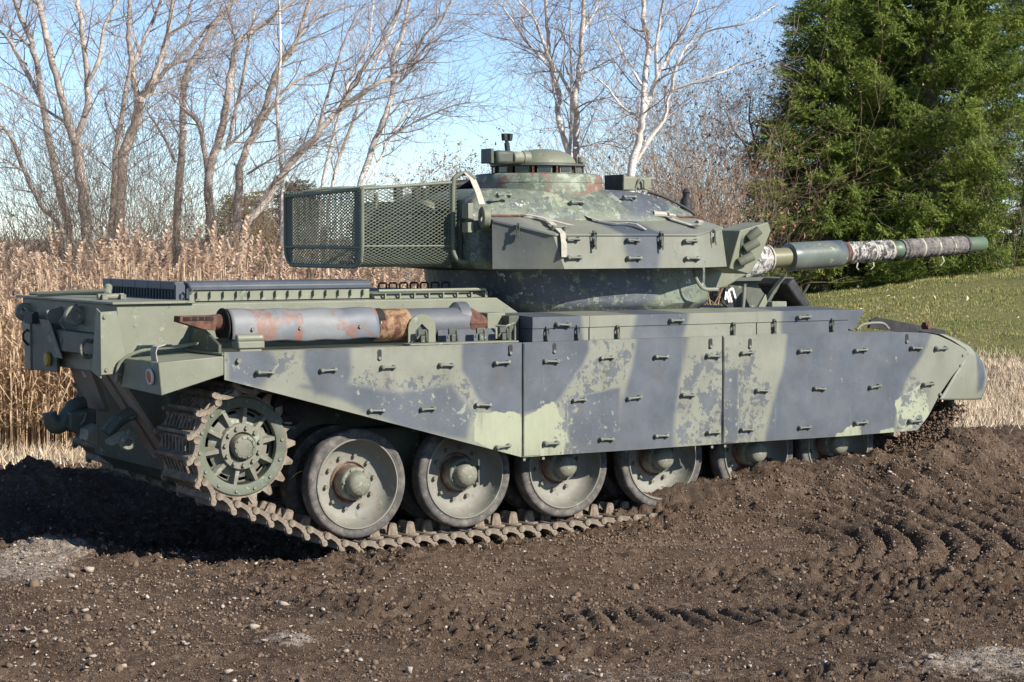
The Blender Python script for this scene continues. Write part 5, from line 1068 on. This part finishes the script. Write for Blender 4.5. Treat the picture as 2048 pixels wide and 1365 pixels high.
part('rubber_flap', MB().prism([(3.82, -1.25, 1.56), (3.84, -1.25, 1.625), (3.92, -1.25, 1.65), (4.55, -1.25, 1.545), (4.70, -1.25, 1.52), (4.72, -1.25, 1.46), (4.6, -1.25, 1.46)], (0, .03, 0)), 'black', TANK)
part('guard_hinge', MB().box((4.13, -1.62, 1.585), (.05, .05, .06)).cyl((4.13, -1.66, 1.58), (4.13, -1.58, 1.58), .02), 'rust', TANK)

# ---- turret
def turret():
    lev = [  # z, half outline rear -> front
        (1.722, [(.50, 0), (.50, -.40), (.66, -.70), (.98, -.88), (1.5, -.95), (2.0, -.88), (2.40, -.66), (2.56, -.36), (2.58, 0)]),
        (1.80, [(.46, 0), (.46, -.44), (.64, -.76), (.98, -.95), (1.5, -1.02), (2.05, -.95), (2.47, -.72), (2.62, -.40), (2.64, 0)]),
        (1.90, [(.44, 0), (.44, -.46), (.62, -.78), (.98, -.97), (1.5, -1.02), (2.05, -.94), (2.47, -.72), (2.63, -.40), (2.66, 0)]),
        (2.07, [(.42, 0), (.42, -.48), (.60, -.80), (.98, -.95), (1.5, -.99), (2.05, -.91), (2.47, -.70), (2.64, -.40), (2.68, 0)]),
        (2.10, [(.17, 0), (.16, -.68), (.21, -.77), (.80, -.93), (1.5, -.98), (2.05, -.90), (2.47, -.69), (2.64, -.40), (2.68, 0)]),
        (2.15, [(.10, 0), (.10, -.70), (.15, -.80), (.80, -.95), (1.5, -.98), (2.05, -.90), (2.46, -.69), (2.64, -.40), (2.68, 0)]),
        (2.45, [(.10, 0), (.10, -.70), (.14, -.79), (.80, -.92), (1.5, -.94), (2.03, -.87), (2.42, -.66), (2.60, -.40), (2.66, 0)]),
        (2.54, [(.12, 0), (.12, -.66), (.17, -.76), (.80, -.87), (1.5, -.89), (2.00, -.81), (2.36, -.62), (2.54, -.36), (2.60, 0)]),
        (2.64, [(.18, 0), (.18, -.55), (.26, -.70), (.80, -.79), (1.5, -.80), (1.92, -.71), (2.18, -.54), (2.30, -.30), (2.34, 0)]),
        (2.71, [(.28, 0), (.28, -.48), (.36, -.61), (.80, -.69), (1.45, -.70), (1.78, -.61), (1.98, -.46), (2.07, -.26), (2.10, 0)]),
        (2.735, [(.38, 0), (.38, -.40), (.45, -.52), (.80, -.60), (1.4, -.60), (1.66, -.52), (1.84, -.40), (1.92, -.22), (1.94, 0)]),
        (2.745, [(1.0, 0), (1.0, -.02), (1.0, -.02), (1.0, -.02), (1.1, -.02), (1.2, -.02), (1.2, -.02), (1.2, -.02), (1.2, 0)])]
    rings = []
    for z, h in lev:
        c = polyw([(a, b, 0) for a, b in h], 6); c = [(float(p[0]), min(0, float(p[1]))) for p in c]; rings.append([(x, y) for x, y in c]+[(x, -y) for x, y in c[::-1]][1:-1])
    zs = [l[0] for l in lev]; n = len(rings[0]); zz = []
    for a, b in zip(zs[:-1], zs[1:]): k = max(1, int((b-a)/.025)); zz += [a+(b-a)*i/k for i in range(k)]
    zz.append(zs[-1]); R_ = np.array(rings); mb = MB(); o = 0
    for z in zz:
        i = min(np.searchsorted(zs, z, 'right')-1, len(zs)-2); t = (z-zs[i])/(zs[i+1]-zs[i]); q = R_[i]*(1-t)+R_[i+1]*t
        for x, y in q:
            w = .010*math.sin(x*6+z*9)*math.cos(y*7)+.004*mnoise.noise((x*9, y*9, z*9)); mb.v.append((x, y*(1+w), z))
    for k in range(len(zz)-1):
        for j in range(n): mb.f.append((k*n+j, k*n+(j+1) % n, (k+1)*n+(j+1) % n, (k+1)*n+j))
    mb.f.append(tuple(range(n))[::-1]); mb.f.append(tuple((len(zz)-1)*n+j for j in range(n)))
    me = mb.mesh('turret', M['turret'], 50)
    dk = [[(p[0], p[2]) for p in (P(a, b, y=-.72) for a, b in q)] for q in ([(1212, 380), (1300, 372), (1350, 395), (1330, 440), (1225, 440)],)]
    def cf(c):
        R0 = np.zeros(len(c)); wob = fbm(c[:, 0], c[:, 2], 5, 4, 3)*.06
        for b in dk: R0 = np.maximum(R0, 1-sst(sdf(b, c[:, 0], c[:, 2])+wob, -.05, .05))
        R0 = np.maximum(R0, sst(fbm(c[:, 0]+c[:, 1], c[:, 2], 9, 3, .9), .25, .35)*.8*(c[:, 2] < 2.45)); return np.stack([R0, R0*0+.7, sst(fbm(c[:, 0], c[:, 2]+c[:, 1], 19, 4, 1.5), .1, .6)*.62, R0*0+.25], -1)
    setcamo(me, cf); return link('turret', me, TANK)
TU = turret()
part('turret_ring', MB().lathe([(.90, -.04), (.90, .0), (.86, .004)], (1.5, 0, 1.722), (0, 0, 1), 56), 'shadegreen', TU)
# cupola: drum, vision ring, dome, sight heads
cx0, cy0 = float(P(1075, 365, y=-.2)[0]), -.20
cr = part('cupola_ring', MB().lathe([(.545, 2.68), (.547, 2.72), (.537, 2.785), (.540, 2.789), (.534, 2.835), (.524, 2.854), (.50, 2.864), (.38, 2.868), (.2, 2.868), (0, 2.868)], (cx0, cy0, 0), (0, 0, 1), 72, jit=lambda i, j: .003*math.sin(j*1.7)+.002*math.sin(j*.6)), 'ring', TANK)
part('vision_well', MB().lathe([(.310, 2.868), (.310, 2.935), (.375, 2.935)], (cx0, cy0, 0), (0, 0, 1), 48), 'blackin', cr)
part('vision_roof', MB().lathe([(.392, 2.927), (.397, 2.931), (.395, 2.946), (.36, 2.953), (.0, 2.953)], (cx0, cy0, 0), (0, 0, 1), 64), 'shadegreen', cr)
for k in range(12):
    a = 2*PI*k/12+.12; u = Vector((math.cos(a), math.sin(a), 0)); c = Vector((cx0, cy0, 2.898)); R3 = Matrix.Rotation(a, 3, 'Z'); part('periscope_block', MB().box(c+u*.338, (.05, .12, .056), R3), 'green2', cr); part('periscope_glass', MB().box(c+u*.3655, (.006, .10, .042), R3), 'glass', cr)
    a2 = a+PI/12; u2 = Vector((math.cos(a2), math.sin(a2), 0)); part('roof_post', MB().box(c+u2*.378, (.016, .016, .056), Matrix.Rotation(a2, 3, 'Z')), 'rust', cr)
dome = MB(); dome.lathe([(.285, 2.948), (.272, 2.985), (.225, 3.03), (.15, 3.062), (.06, 3.075), (0, 3.077)], (cx0+.05, cy0, 0), (0, 0, 1), 40); part('hatch_dome', dome, 'green2', cr)
sx = float(P(1003, 318, y=-.40)[0])
part('sight_head', MB().box((sx, -.38, 2.99), (.17, .18, .11)), 'shadegreen', cr, .025)
part('sight_drum', MB().cyl((sx+.075, -.44, 2.99), (sx+.17, -.44, 2.99), .05, 16), 'green2', cr, .008); part('sight_drum', MB().cyl((sx+.18, -.42, 2.992), (sx+.25, -.42, 2.992), .055, 16), 'green2', cr, .008)
part('sight_plate', MB().box((sx-.11, -.36, 3.0), (.03, .16, .12)), 'shadegreen', cr, .006)
po = P(1016, 302, y=-.42); part('sight_post', MB().cyl((po[0], -.42, 3.02), (po[0]-.012, -.42, 3.11), .022, 12).cyl((po[0]-.012, -.42, 3.11), (po[0]-.012, -.42, 3.13), .016, 10).box((po[0]-.035, -.42, 3.155), (.030, .05, .058), Matrix.Rotation(-.12, 3, 'Y')).box((po[0]+.016, -.42, 3.155), (.030, .05, .058), Matrix.Rotation(.12, 3, 'Y')), 'black', cr, .004)
part('sight_lug', MB().box((cx0+.30, -.36, 2.975), (.08, .08, .06)).cyl((cx0+.30, -.40, 2.96), (cx0+.30, -.40, 3.01), .03, 12), 'green2', cr, .006)
# things on the roof: gunner sight, antenna base, rear hatch bars
gs = MB().box((1.84, -.34, 2.795), (.16, .26, .12)).box((2.0, -.32, 2.80), (.20, .20, .10)).cyl((1.96, -.46, 2.79), (1.96, -.41, 2.79), .05, 16).box((2.13, -.32, 2.84), (.08, .14, .03)); part('gunner_sight', gs, 'green2', TANK, .012)
part('sight_hood', MB().box((1.755, -.36, 2.80), (.012, .27, .135)), 'black', TANK)
part('sight_cable', MB().tube(polyw([(1.90, -.47, 2.76), (1.93, -.49, 2.83), (1.97, -.49, 2.82), (1.98, -.48, 2.76), (2.05, -.47, 2.74)], 5), .010, 8), 'green', TANK)
part('rim_strip', MB().tube(polyw([(2.06, -.42, 2.725), (2.20, -.50, 2.672), (2.38, -.57, 2.575), (2.46, -.60, 2.50)], 5), .012, 6), 'black', TANK)
an = P(1372, 405, y=.35); part('antenna_base', MB().lathe([(.06, -.20), (.055, .0), (.045, .03), (.03, .05), (.03, .08), (.04, .09), (.02, .12), (0, .13)], (an[0], .35, an[2]), (0, 0, 1), 16), 'black', TANK)
for px, w in ((795, .05), (830, .03), (850, .05)):
    c = P(px, 372, y=.2); part('roof_bracket', MB().box((c[0], .2, 2.70), (w, .06, .10)).cyl((c[0]+.03, .2, 2.65), (c[0]+.03, .2, 2.77), .018, 10), 'black', TANK, .004)
part('roof_pipe', MB().cyl((P(862, 360, y=.2)[0], .2, 2.76), (P(945, 358, y=.2)[0], .2, 2.79), .04, 12), 'black', TANK)
# side stowage box on the turret
def sidebox():
    zt, zl, zb_ = 2.497, 2.366, 2.098
    A = dict(rb=(.16, -1.0), mb=(.60, -1.35), fb=(1.93, -1.35), eb=(2.46, -1.0), rt=(.155, -1.0), mt=(.50, -1.34), ft=(1.885, -1.34), et=(2.385, -1.02))
    def face(p, q, pt, qt, zb0, zt0, zt1):
        def f(u, v):
            b = np.array(p)*(1-u)+np.array(q)*u; t = np.array(pt)*(1-u)+np.array(qt)*u; c = b*(1-v)+t*v; return (c[0], c[1], zb0*(1-v)+(zt0*(1-u)+zt1*u)*v)
        return f
    mb = MB(); mb.grid(face(A['rb'], A['mb'], A['rt'], A['mt'], zb_, 2.475, zl), 20, 16); mb.grid(face(A['mb'], A['fb'], A['mt'], A['ft'], zb_, zl, zl), 56, 16); mb.grid(face(A['fb'], A['eb'], A['ft'], A['et'], zb_, zl, 2.425), 20, 16)
    mb.add([(*A['rb'], zb_), (.3, -.85, zb_), (2.35, -.75, zb_), (*A['eb'], zb_), (*A['fb'], zb_), (*A['mb'], zb_)], [(0, 1, 2, 3, 4, 5)])
    mb.add([(*A['rb'], zb_), (.3, -.80, zb_), (.3, -.80, 2.49), (*A['rt'], 2.475)], [(0, 1, 2, 3)]); mb.add([(*A['eb'], zb_), (2.35, -.60, zb_), (2.3, -.66, 2.49), (*A['et'], 2.425)], [(0, 1, 2, 3)])
    dk = [[(p[0], p[2]) for p in (P(a, b, y=-1.35) for a, b in q)] for q in ([(1238, 400), (1345, 400), (1325, 470), (1318, 545), (1262, 545), (1248, 500)],)]; lm = [[(p[0], p[2]) for p in (P(a, b, y=-1.2) for a, b in q)] for q in ([(985, 520), (1060, 525), (1060, 545), (985, 545)],)]
    def cf(c):
        wob = fbm(c[:, 0], c[:, 2], 5, 4, 3)*.03; R0 = .92*(1-sst(sdf(dk[0], c[:, 0], c[:, 2])+wob, -.07, .07)); rear = sst(-c[:, 0], -.62, -.35)*.5; return np.stack([np.maximum(R0, rear), R0*0+.15, .3*(1-sst(sdf(lm[0], c[:, 0], c[:, 2])+wob, -.05, .05)), R0*0+.25], -1)  # rear end darkened: shade of the backward-facing facet painted into the camo
    me = mb.mesh('turret_bin', M['skirt'], 30, False); setcamo(me, cf); o = link('turret_bin', me, TANK); o.data.materials[0] = M['skirt']; o['label'] = 'faceted stowage bin hung along the near side of the turret'
    lid = MB(); inner = [(.20, -.86), (2.30, -.78)]
    def fl(u, v):
        xo = [A['rt'], A['mt'], A['ft'], A['et']]; zo = [2.478, zl+.004, zl+.004, 2.43]; tt = [0, .16, .80, 1.0]; k = 0 if u < tt[1] else 1 if u < tt[2] else 2; t = (u-tt[k])/(tt[k+1]-tt[k])
        e = np.array(xo[k])*(1-t)+np.array(xo[k+1])*t; z = zo[k]*(1-t)+zo[k+1]*t; i = np.array(inner[0])*(1-u)+np.array(inner[1])*u; e = e+np.array([0, -.012]); c = e*(1-v)+i*v; return (c[0], c[1], z*(1-v)+2.503*v)
    lid.grid(fl, 60, 14); lid.grid(lambda u, v: (fl(u, 0)[0], fl(u, 0)[1], fl(u, 0)[2]-.014*v), 60, 1); me = lid.mesh('bin_lid', M['skirt'], 30, False); setcamo(me, cf); l = link('bin_lid', me, o)
    part('lid_hinge', MB().tube([(.20, -.862, 2.512), (2.30, -.782, 2.512)], .010, 8), 'rust', o)
    zd = lambda a, b: (940+a/3.4125, 240+b/3.4125)
    for q in ((697, 815), (705, 940), (1108, 822), (1115, 945), (1500, 828), (1512, 950)): at_side('handle', H_ME, o, *zd(*q), -1.352)
    for q in ((843, 800), (1300, 805)): p = P(*zd(*q), y=-1.352); h = link('latch', LA, o, (p[0], -1.352, p[2])); h.scale = (1.15, 1.15, 1.15)
    p = P(*zd(340, 745), y=-1.18); h = link('latch', LA, o, (p[0], -1.155, p[2])); h.rotation_euler = (0, 0, -.66); p = P(*zd(1650, 785), y=-1.18); h = link('latch', LA, o, (p[0], -1.19, p[2])); h.rotation_euler = (0, 0, .58)
    p = P(*zd(575, 738), y=-1.2); h = link('handle', H_ME, o, (p[0], -1.26, 2.405)); h.rotation_euler = (-1.0, 0, 0)
    return o
SB = sidebox()
for q in ((235, 521), (720, 572), (1092, 535)): p = P(940+q[0]/3.4125, 240+q[1]/3.4125, y=-.82); h = link('handle', H_ME, TU, (p[0], -.80-(.03 if q[0] == 720 else 0), p[2])); h.rotation_euler = (-.5, 0, 0)
# webbing straps lying over the lid
part('strap', MB().ribbon([(.62, -.90, 2.505), (.66, -1.0, 2.49), (.60, -1.16, 2.46), (.58, -1.30, 2.405), (.575, -1.362, 2.375), (.58, -1.372, 2.30), (.585, -1.368, 2.19)], (1, .1, 0), .055), 'canvas', TANK)
part('strap', MB().ribbon([(.53, -.88, 2.525), (.60, -.95, 2.51), (.68, -1.10, 2.47), (.76, -1.22, 2.435)], (.9, -.5, 0), .05), 'canvas', TANK)
part('strap', MB().ribbon([(1.10, -.86, 2.53), (1.13, -.92, 2.50), (1.16, -1.02, 2.475), (1.26, -1.12, 2.455), (1.38, -1.12, 2.46), (1.42, -1.16, 2.45), (1.43, -1.27, 2.405)], (.8, .55, 0), .055), 'canvas', TANK)
part('strap', MB().ribbon([(1.95, -.84, 2.515), (1.97, -.96, 2.48), (2.0, -1.06, 2.455), (2.02, -1.14, 2.43), (2.03, -1.19, 2.44), (2.03, -1.21, 2.47), (2.03, -1.18, 2.48), (2.03, -1.15, 2.46)], (1, .2, 0), .06), 'canvas', TANK)
part('canvas_roll', MB().cyl((1.80, -.86, 2.535), (1.92, -.87, 2.53), .024, 10).cyl((1.93, -.90, 2.53), (1.99, -.91, 2.52), .012, 8), 'canvas', TANK)
# lifting ring and bracket behind the bin
part('lifting_ring', eye((.13, -.93, 2.50), .085, (1, -.25, 0), (.20, -.86, 2.45)), 'green2', TANK, .003)
part('ring_bracket', MB().box((.03, -.84, 2.55), (.05, .10, .12)).box((.03, -.84, 2.42), (.05, .09, .08)), 'green', TANK, .004)

# ---- wire basket at the turret rear
BX0, BX1, BYn, BZ0 = -.81, .03, -.67, 2.115
def bu(v):     # U-shaped section: near rim, down, round under, up to the far rim
    rr_ = .17; h = .60; segs = [h-rr_, rr_*PI/2, 2*.67-2*rr_, rr_*PI/2, h-rr_]; tot = sum(segs); s = v*tot
    if s < segs[0]: return (BYn, BZ0+h-s)
    s -= segs[0]
    if s < segs[1]: a = s/rr_; return (BYn+rr_*(1-math.cos(a)), BZ0+rr_*(1-math.sin(a)))
    s -= segs[1]
    if s < segs[2]: return (BYn+rr_+s, BZ0)
    s -= segs[2]
    if s < segs[3]: a = s/rr_; return (-BYn-rr_+rr_*math.sin(a), BZ0+rr_*(1-math.cos(a)))
    s -= segs[3]; return (-BYn, BZ0+rr_+s)
def basket():
    root = thing('_', '', '', (0, 0, 0)); bpy.data.objects.remove(root)
    A, Bq = [], []
    nv, nu = 190, 16; pu = (BX1-BX0)/nu
    def p_side(u, v): y, z = bu(min(max(v, 0), 1)); return np.array([BX0+(BX1-BX0)*u, y, z+.07*u*(1 if z > 2.5 else (z-BZ0)/.45)])
    def zig(fn, nu, nv):
        for j in range(nv):
            for i in range(2*nu):
                v0 = (j+(.0 if i % 2 == 0 else 1.))/nv; v1 = (j+(1. if i % 2 == 0 else .0))/nv
                if (j % 2): v0, v1 = (j+1-(v0*nv-j))/nv, (j+1-(v1*nv-j))/nv
                A.append(fn(i/(2*nu), v0)); Bq.append(fn((i+1)/(2*nu), v1))
    zig(p_side, nu, nv)
    def rear(u, v):
        z = .01+.59*v; hw = .67 if z > .17 else .50+.17*math.sqrt(max(0, 1-((.17-z)/.17)**2)); return np.array([BX0, hw*(2*u-1), BZ0+z])
    zig(rear, 26, 46)
    # near front corner return
    zig(lambda u, v: np.array([BX1+.0+.02*u, -.67+.16*u, BZ0+.05+.62*v]), 4, 48)
    v, f = segtubes(A, Bq, np.full(len(A), .0041), np.full(len(A), .0041), 3)
    me = npmesh('wire_mesh', v, f, M['mesh']); b = link('basket', frame_mb().mesh('basket', M['mesh'], 50), TANK); b['label'] = 'expanded wire mesh stowage basket on a bent tube frame behind the turret'
    o = link('wire_mesh', me, b); o['kind'] = 'stuff'; return b
def frame_mb():
    mb = MB(); zt = BZ0+.60; R_ = .014
    mb.tube([(BX0, .67, zt-.04), (BX0, -.67, zt)], .016, 10); mb.tube([(BX0, -.67, zt), (BX1-.02, -.67, zt+.06)], .014, 10); mb.tube([(BX0, .67, zt-.03), (BX1, .67, zt+.06)], .014, 10)
    mb.tube([(BX0+.15, .67, zt+.0), (BX0+.3, .55, zt+.03), (.1, .5, zt+.05)], .012, 8)
    for y in (-.67, .67):
        for x in (BX0, BX1): 
            if not (x == BX1 and y < 0): mb.tube([(x, y, zt), (x, y, BZ0+.17), (x, y*.985, BZ0+.09), (x, y*.93, BZ0+.035), (x, y*.85, BZ0+.005), (x, y*.74, BZ0)], .018, 10)
    mb.tube([(BX0, -.50, BZ0), (BX0, .50, BZ0)], .016, 8); mb.tube([(BX0, -.67, BZ0+.15), (BX0, .67, BZ0+.15)], .013, 8); mb.tube([(BX1, -.57, BZ0), (BX1, .57, BZ0)], .013, 8)
    mb.tube([(BX0, -.67, BZ0+.16), (BX1, -.67, BZ0+.16)], .007, 8)
    # front loop: up, over to the turret bracket; down and out to a lug
    lp = polyw([(.16, -.74, 2.80), (.10, -.70, 2.845), (.02, -.68, 2.82), (-.005, -.675, 2.74), (-.005, -.675, 2.35), (.0, -.675, 2.22), (.05, -.69, 2.155), (.12, -.73, 2.155), (.15, -.76, 2.18)], 6); mb.tube(lp, .019, 10)
    mb.box((BX0+.006, -.60, BZ0+.31), (.012, .12, .54)); mb.box((BX0+.006, .60, BZ0+.31), (.012, .12, .54))
    mb.tube([(BX0+.1, .2, BZ0), (BX0+.45, -.2, BZ0+.3), (.1, -.3, BZ0+.5)], .012, 8)
    return mb
BK = basket()
part('basket_lug', MB().box((.165, -.79, 2.215), (.03, .05, .10)), 'green', BK, .004)
part('strap', MB().ribbon([(.10, -.71, 2.85), (.13, -.75, 2.80), (.15, -.80, 2.70), (.15, -.86, 2.60)], (1, .3, 0), .07), 'canvas', BK)
# round gear on the bustle's rear face, seen through the mesh
vc = P(852, 446, x=.02)
rd = MB().lathe([(.175, .04), (.185, -.05), (.17, -.07), (.15, -.07), (.145, -.02), (.07, -.02), (.06, -.05), (0, -.05)], (.03, vc[1], vc[2]), (1, 0, 0), 28)
for k in range(6): a = k*2*PI/6; rd.tube([(.01, vc[1]+.05*math.cos(a), vc[2]+.05*math.sin(a)), (-.01, vc[1]+.155*math.cos(a), vc[2]+.155*math.sin(a))], .011, 6)
part('vent_drum', rd, 'green2', TANK); part('bustle_plate', MB().span((.06, -.66, 2.14), (.095, 1.06, 2.64)), 'shadegreen', TANK, .01)
part('bustle_rail', MB().box((.04, .3, 2.5), (.03, 1.3, .04)), 'green', TANK, .004)

# ---- gun
gdir = Vector((P(1965, 488, y=0)-P(1500, 520, y=0)).tolist()).normalized(); g0 = Vector(P(1500, 520, y=0).tolist())
def gx(px): p = Vector(P(px, 520-32*(px-1500)/465, y=0).tolist()); return (p-g0).dot(gdir)
def gun(name, prof, mat, par=None, k=36, jit=None, lab=None):
    o = link(name, MB().lathe([(r, gx(p)) for p, r in prof], (0, 0, 0), gdir, k, jit=jit).mesh(name, M[mat], 40), par if par is not None else TANK, g0)
    if lab: o['label'] = lab
    return o
GB = gun('gun_barrel', [(1480, .088), (1530, .088), (1586, .086), (1587, .094), (1592, .094), (1592.5, .082), (1790, .080), (1800, .078), (1930, .073), (1966, .071), (1967, .066), (1962, .054), (1950, .052)], 'gungreen')
gun('barrel_sleeve', [(1531, .0885), (1533, .0895), (1586, .0885), (1587, .096), (1593, .096), (1593.5, .085)], 'gunolive', GB)
gun('fume_extractor', [(1576, .085), (1577, .128), (1579, .131), (1592, .131), (1660, .128), (1679, .127), (1681, .118), (1681.5, .085)], 'evac', GB, 44)
for a, b, r in ((1683, 1686, .112), (1687, 1690, .105), (1691, 1694, .100)): gun('clamp_ring', [(a, .08), (a, r), (b, r), (b, .08)], 'rust', GB)
jw = lambda i, j: .07*mnoise.noise((i*.9, math.cos(j*.35)*1.9, math.sin(j*.35)*1.9))+.05*mnoise.noise((i*2.3, math.cos(j*.35)*5, math.sin(j*.35)*5))
def wrapped(name, p0, p1, r0, r1, mat, lab, n=40): return gun(name, [(p0, .08)]+[(p0+(p1-p0)*i/n, r0+(r1-r0)*i/n+.006*math.sin(i*1.9)) for i in range(n+1)]+[(p1, .07)], mat, GB, 48, jw, lab)
wrapped('pale_wrap', 1692, 1780, .100, .094, 'wrapw', 'torn pale net wrapping behind the fume extractor'); wrapped('grey_wrap', 1800, 1932, .094, .086, 'wrapg', 'grey canvas wrapping bound with straps near the muzzle')
for p in (1805, 1838, 1868, 1898, 1927, 1700, 1740, 1776): gun('binding_strap', [(p, .07), (p, .101-(p-1700)*.00005), (p+3, .101-(p-1700)*.00005), (p+3, .07)], 'canvas' if p < 1790 or p in (1838, 1868, 1898) else 'black', GB, 36, lambda i, j: .015*math.sin(j*1.1))
gun('barrel_collar', [(1786, .08), (1787, .0835), (1803, .083), (1804, .08)], 'gungreen', GB)
tails = MB(); r = random.Random(8)
for p in (1712, 1742, 1880):
    c = g0+gdir*gx(p)+Vector((0, -.03, -.088)); tails.ribbon([c, c+Vector((r.uniform(-.03, .03), 0, -.05)), c+Vector((r.uniform(-.02, .02), .01, -r.uniform(.07, .11)))], gdir, .014, .003)
part('hanging_ties', tails, 'canvas', GB)
# canvas mantlet cover bunched round the barrel root
cvr = gun('mantlet_cover', [(1470, .05), (1472, .20), (1486, .185), (1500, .165), (1515, .15), (1524, .135), (1532, .112), (1536, .105), (1537, .085)], 'wrapw', None, 48, lambda i, j: .12*mnoise.noise((i*.8, math.cos(j*.13)*2.4, math.sin(j*.13)*2.4))+.10*mnoise.noise((i*1.7, math.cos(j*.13)*6, math.sin(j*.13)*6)), 'crumpled pale canvas cover round the barrel root')
for p in (1527, 1533): gun('cover_band', [(p, .09), (p, .124), (p+2.5, .124), (p+2.5, .09)], 'canvas', cvr, 36)
part('mantlet', MB().prism([(2.50, -.62, 1.86), (2.86, -.52, 1.92), (3.18, -.36, 2.0), (3.22, -.36, 2.30), (2.92, -.50, 2.40), (2.50, -.62, 2.42)], (0, 1.1, 0)), 'green2', TANK, .03)
# smoke dischargers on their bracket box
SM = part('discharger_box', MB().prism([(2.50, -.98, 2.08), (2.60, -1.0, 2.40), (2.93, -.96, 2.47), (2.98, -.94, 2.40), (2.86, -.94, 2.16), (2.74, -.94, 2.03)], (0, .34, 0)), 'green', TANK, .008); SM['label'] = 'pale green bracket box carrying three smoke dischargers'
for (a, b) in (((1497, 478), (1519, 460)), ((1489, 499), (1516, 483)), ((1478, 526), (1506, 512))):
    p = P(*a, y=-1.0); q = P(*b, y=-1.05); part('smoke_discharger', MB().lathe([(0, 0), (.036, 0), (.040, .01), (.040, float(np.linalg.norm(q-p))), (.033, float(np.linalg.norm(q-p))), (.031, .05), (0, .05)], p, q-p, 20), 'green2', SM)
p = P(1484, 495, y=-.99); part('clip', MB().box((p[0], -.985, p[2]), (.028, .014, .16)), 'shadegreen', SM, .003)
part('hose', MB().tube(polyw([(2.10, -1.02, 2.08), (2.08, -1.08, 2.0), (2.14, -1.1, 1.92), (2.30, -1.08, 1.91)], 6), .016, 8), 'green2', TANK)

# ---- driver's station, in front of the turret
DR = part('driver_shield', MB().prism([(2.98, -.35, 1.72), (3.0, -.35, 1.955), (3.66, -.25, 1.955), (3.66, -.25, 1.72)], (0, .02, 0)).span((2.96, -.40, 1.955), (3.68, .5, 1.985)), 'shadegreen', TANK, .004)
c = P(1572, 588, y=-.75); hd = MB().box((c[0], -.72, c[2]), (.30, .42, .10), Matrix.Rotation(.85, 3, 'Y')); part('hatch_lid', hd, 'black', TANK, .02)
part('hatch_arm', MB().ribbon([(c[0]-.30, -.80, 1.72), (c[0]-.20, -.80, 1.86), (c[0]-.06, -.80, 2.0)], (0, 1, 0), .05, .03), 'shadegreen', TANK)
part('hatch_lever', MB().tube([(c[0]+.2, -.7, 1.80), (c[0]+.30, -.7, 1.93)], .014, 8), 'black', TANK)
part('step_block', MB().box((3.02, -.95, 1.76), (.16, .12, .07)).prism([(2.82, -.95, 1.72), (2.92, -.95, 1.86), (2.96, -.95, 1.72)], (0, .03, 0)), 'green2', TANK, .006)
c = P(1459, 592, y=-.95); SG = part('marker_panel', MB().prism([(c[0]-.10, -.97, 1.80), (c[0]-.02, -.93, 1.92), (c[0]+.10, -.90, 1.91), (c[0]+.09, -.92, 1.74), (c[0]+.02, -.97, 1.72)], (0, .03, 0)), 'black', TANK); SG['label'] = 'black panel with white lettering leaning beside the turret front'
strokes('panel_lettering', [((0, .5), (.35, 1)), ((.35, 1), (.35, .1)), ((.6, 0), (.6, .95)), ((.6, .95), (1.1, .95)), ((1.1, .95), (1.1, .1))], Vector((c[0]-.055, -.985, 1.77)), Vector((.095, .01, .045)), Vector((-.02, .02, .10)), .018, SG)
part('antenna_stub', MB().tube([(c[0]+.10, -1.0, 1.73), (c[0]+.11, -1.0, 1.80), (c[0]+.12, -1.0, 1.95)], .016, 8), 'hub', TANK)
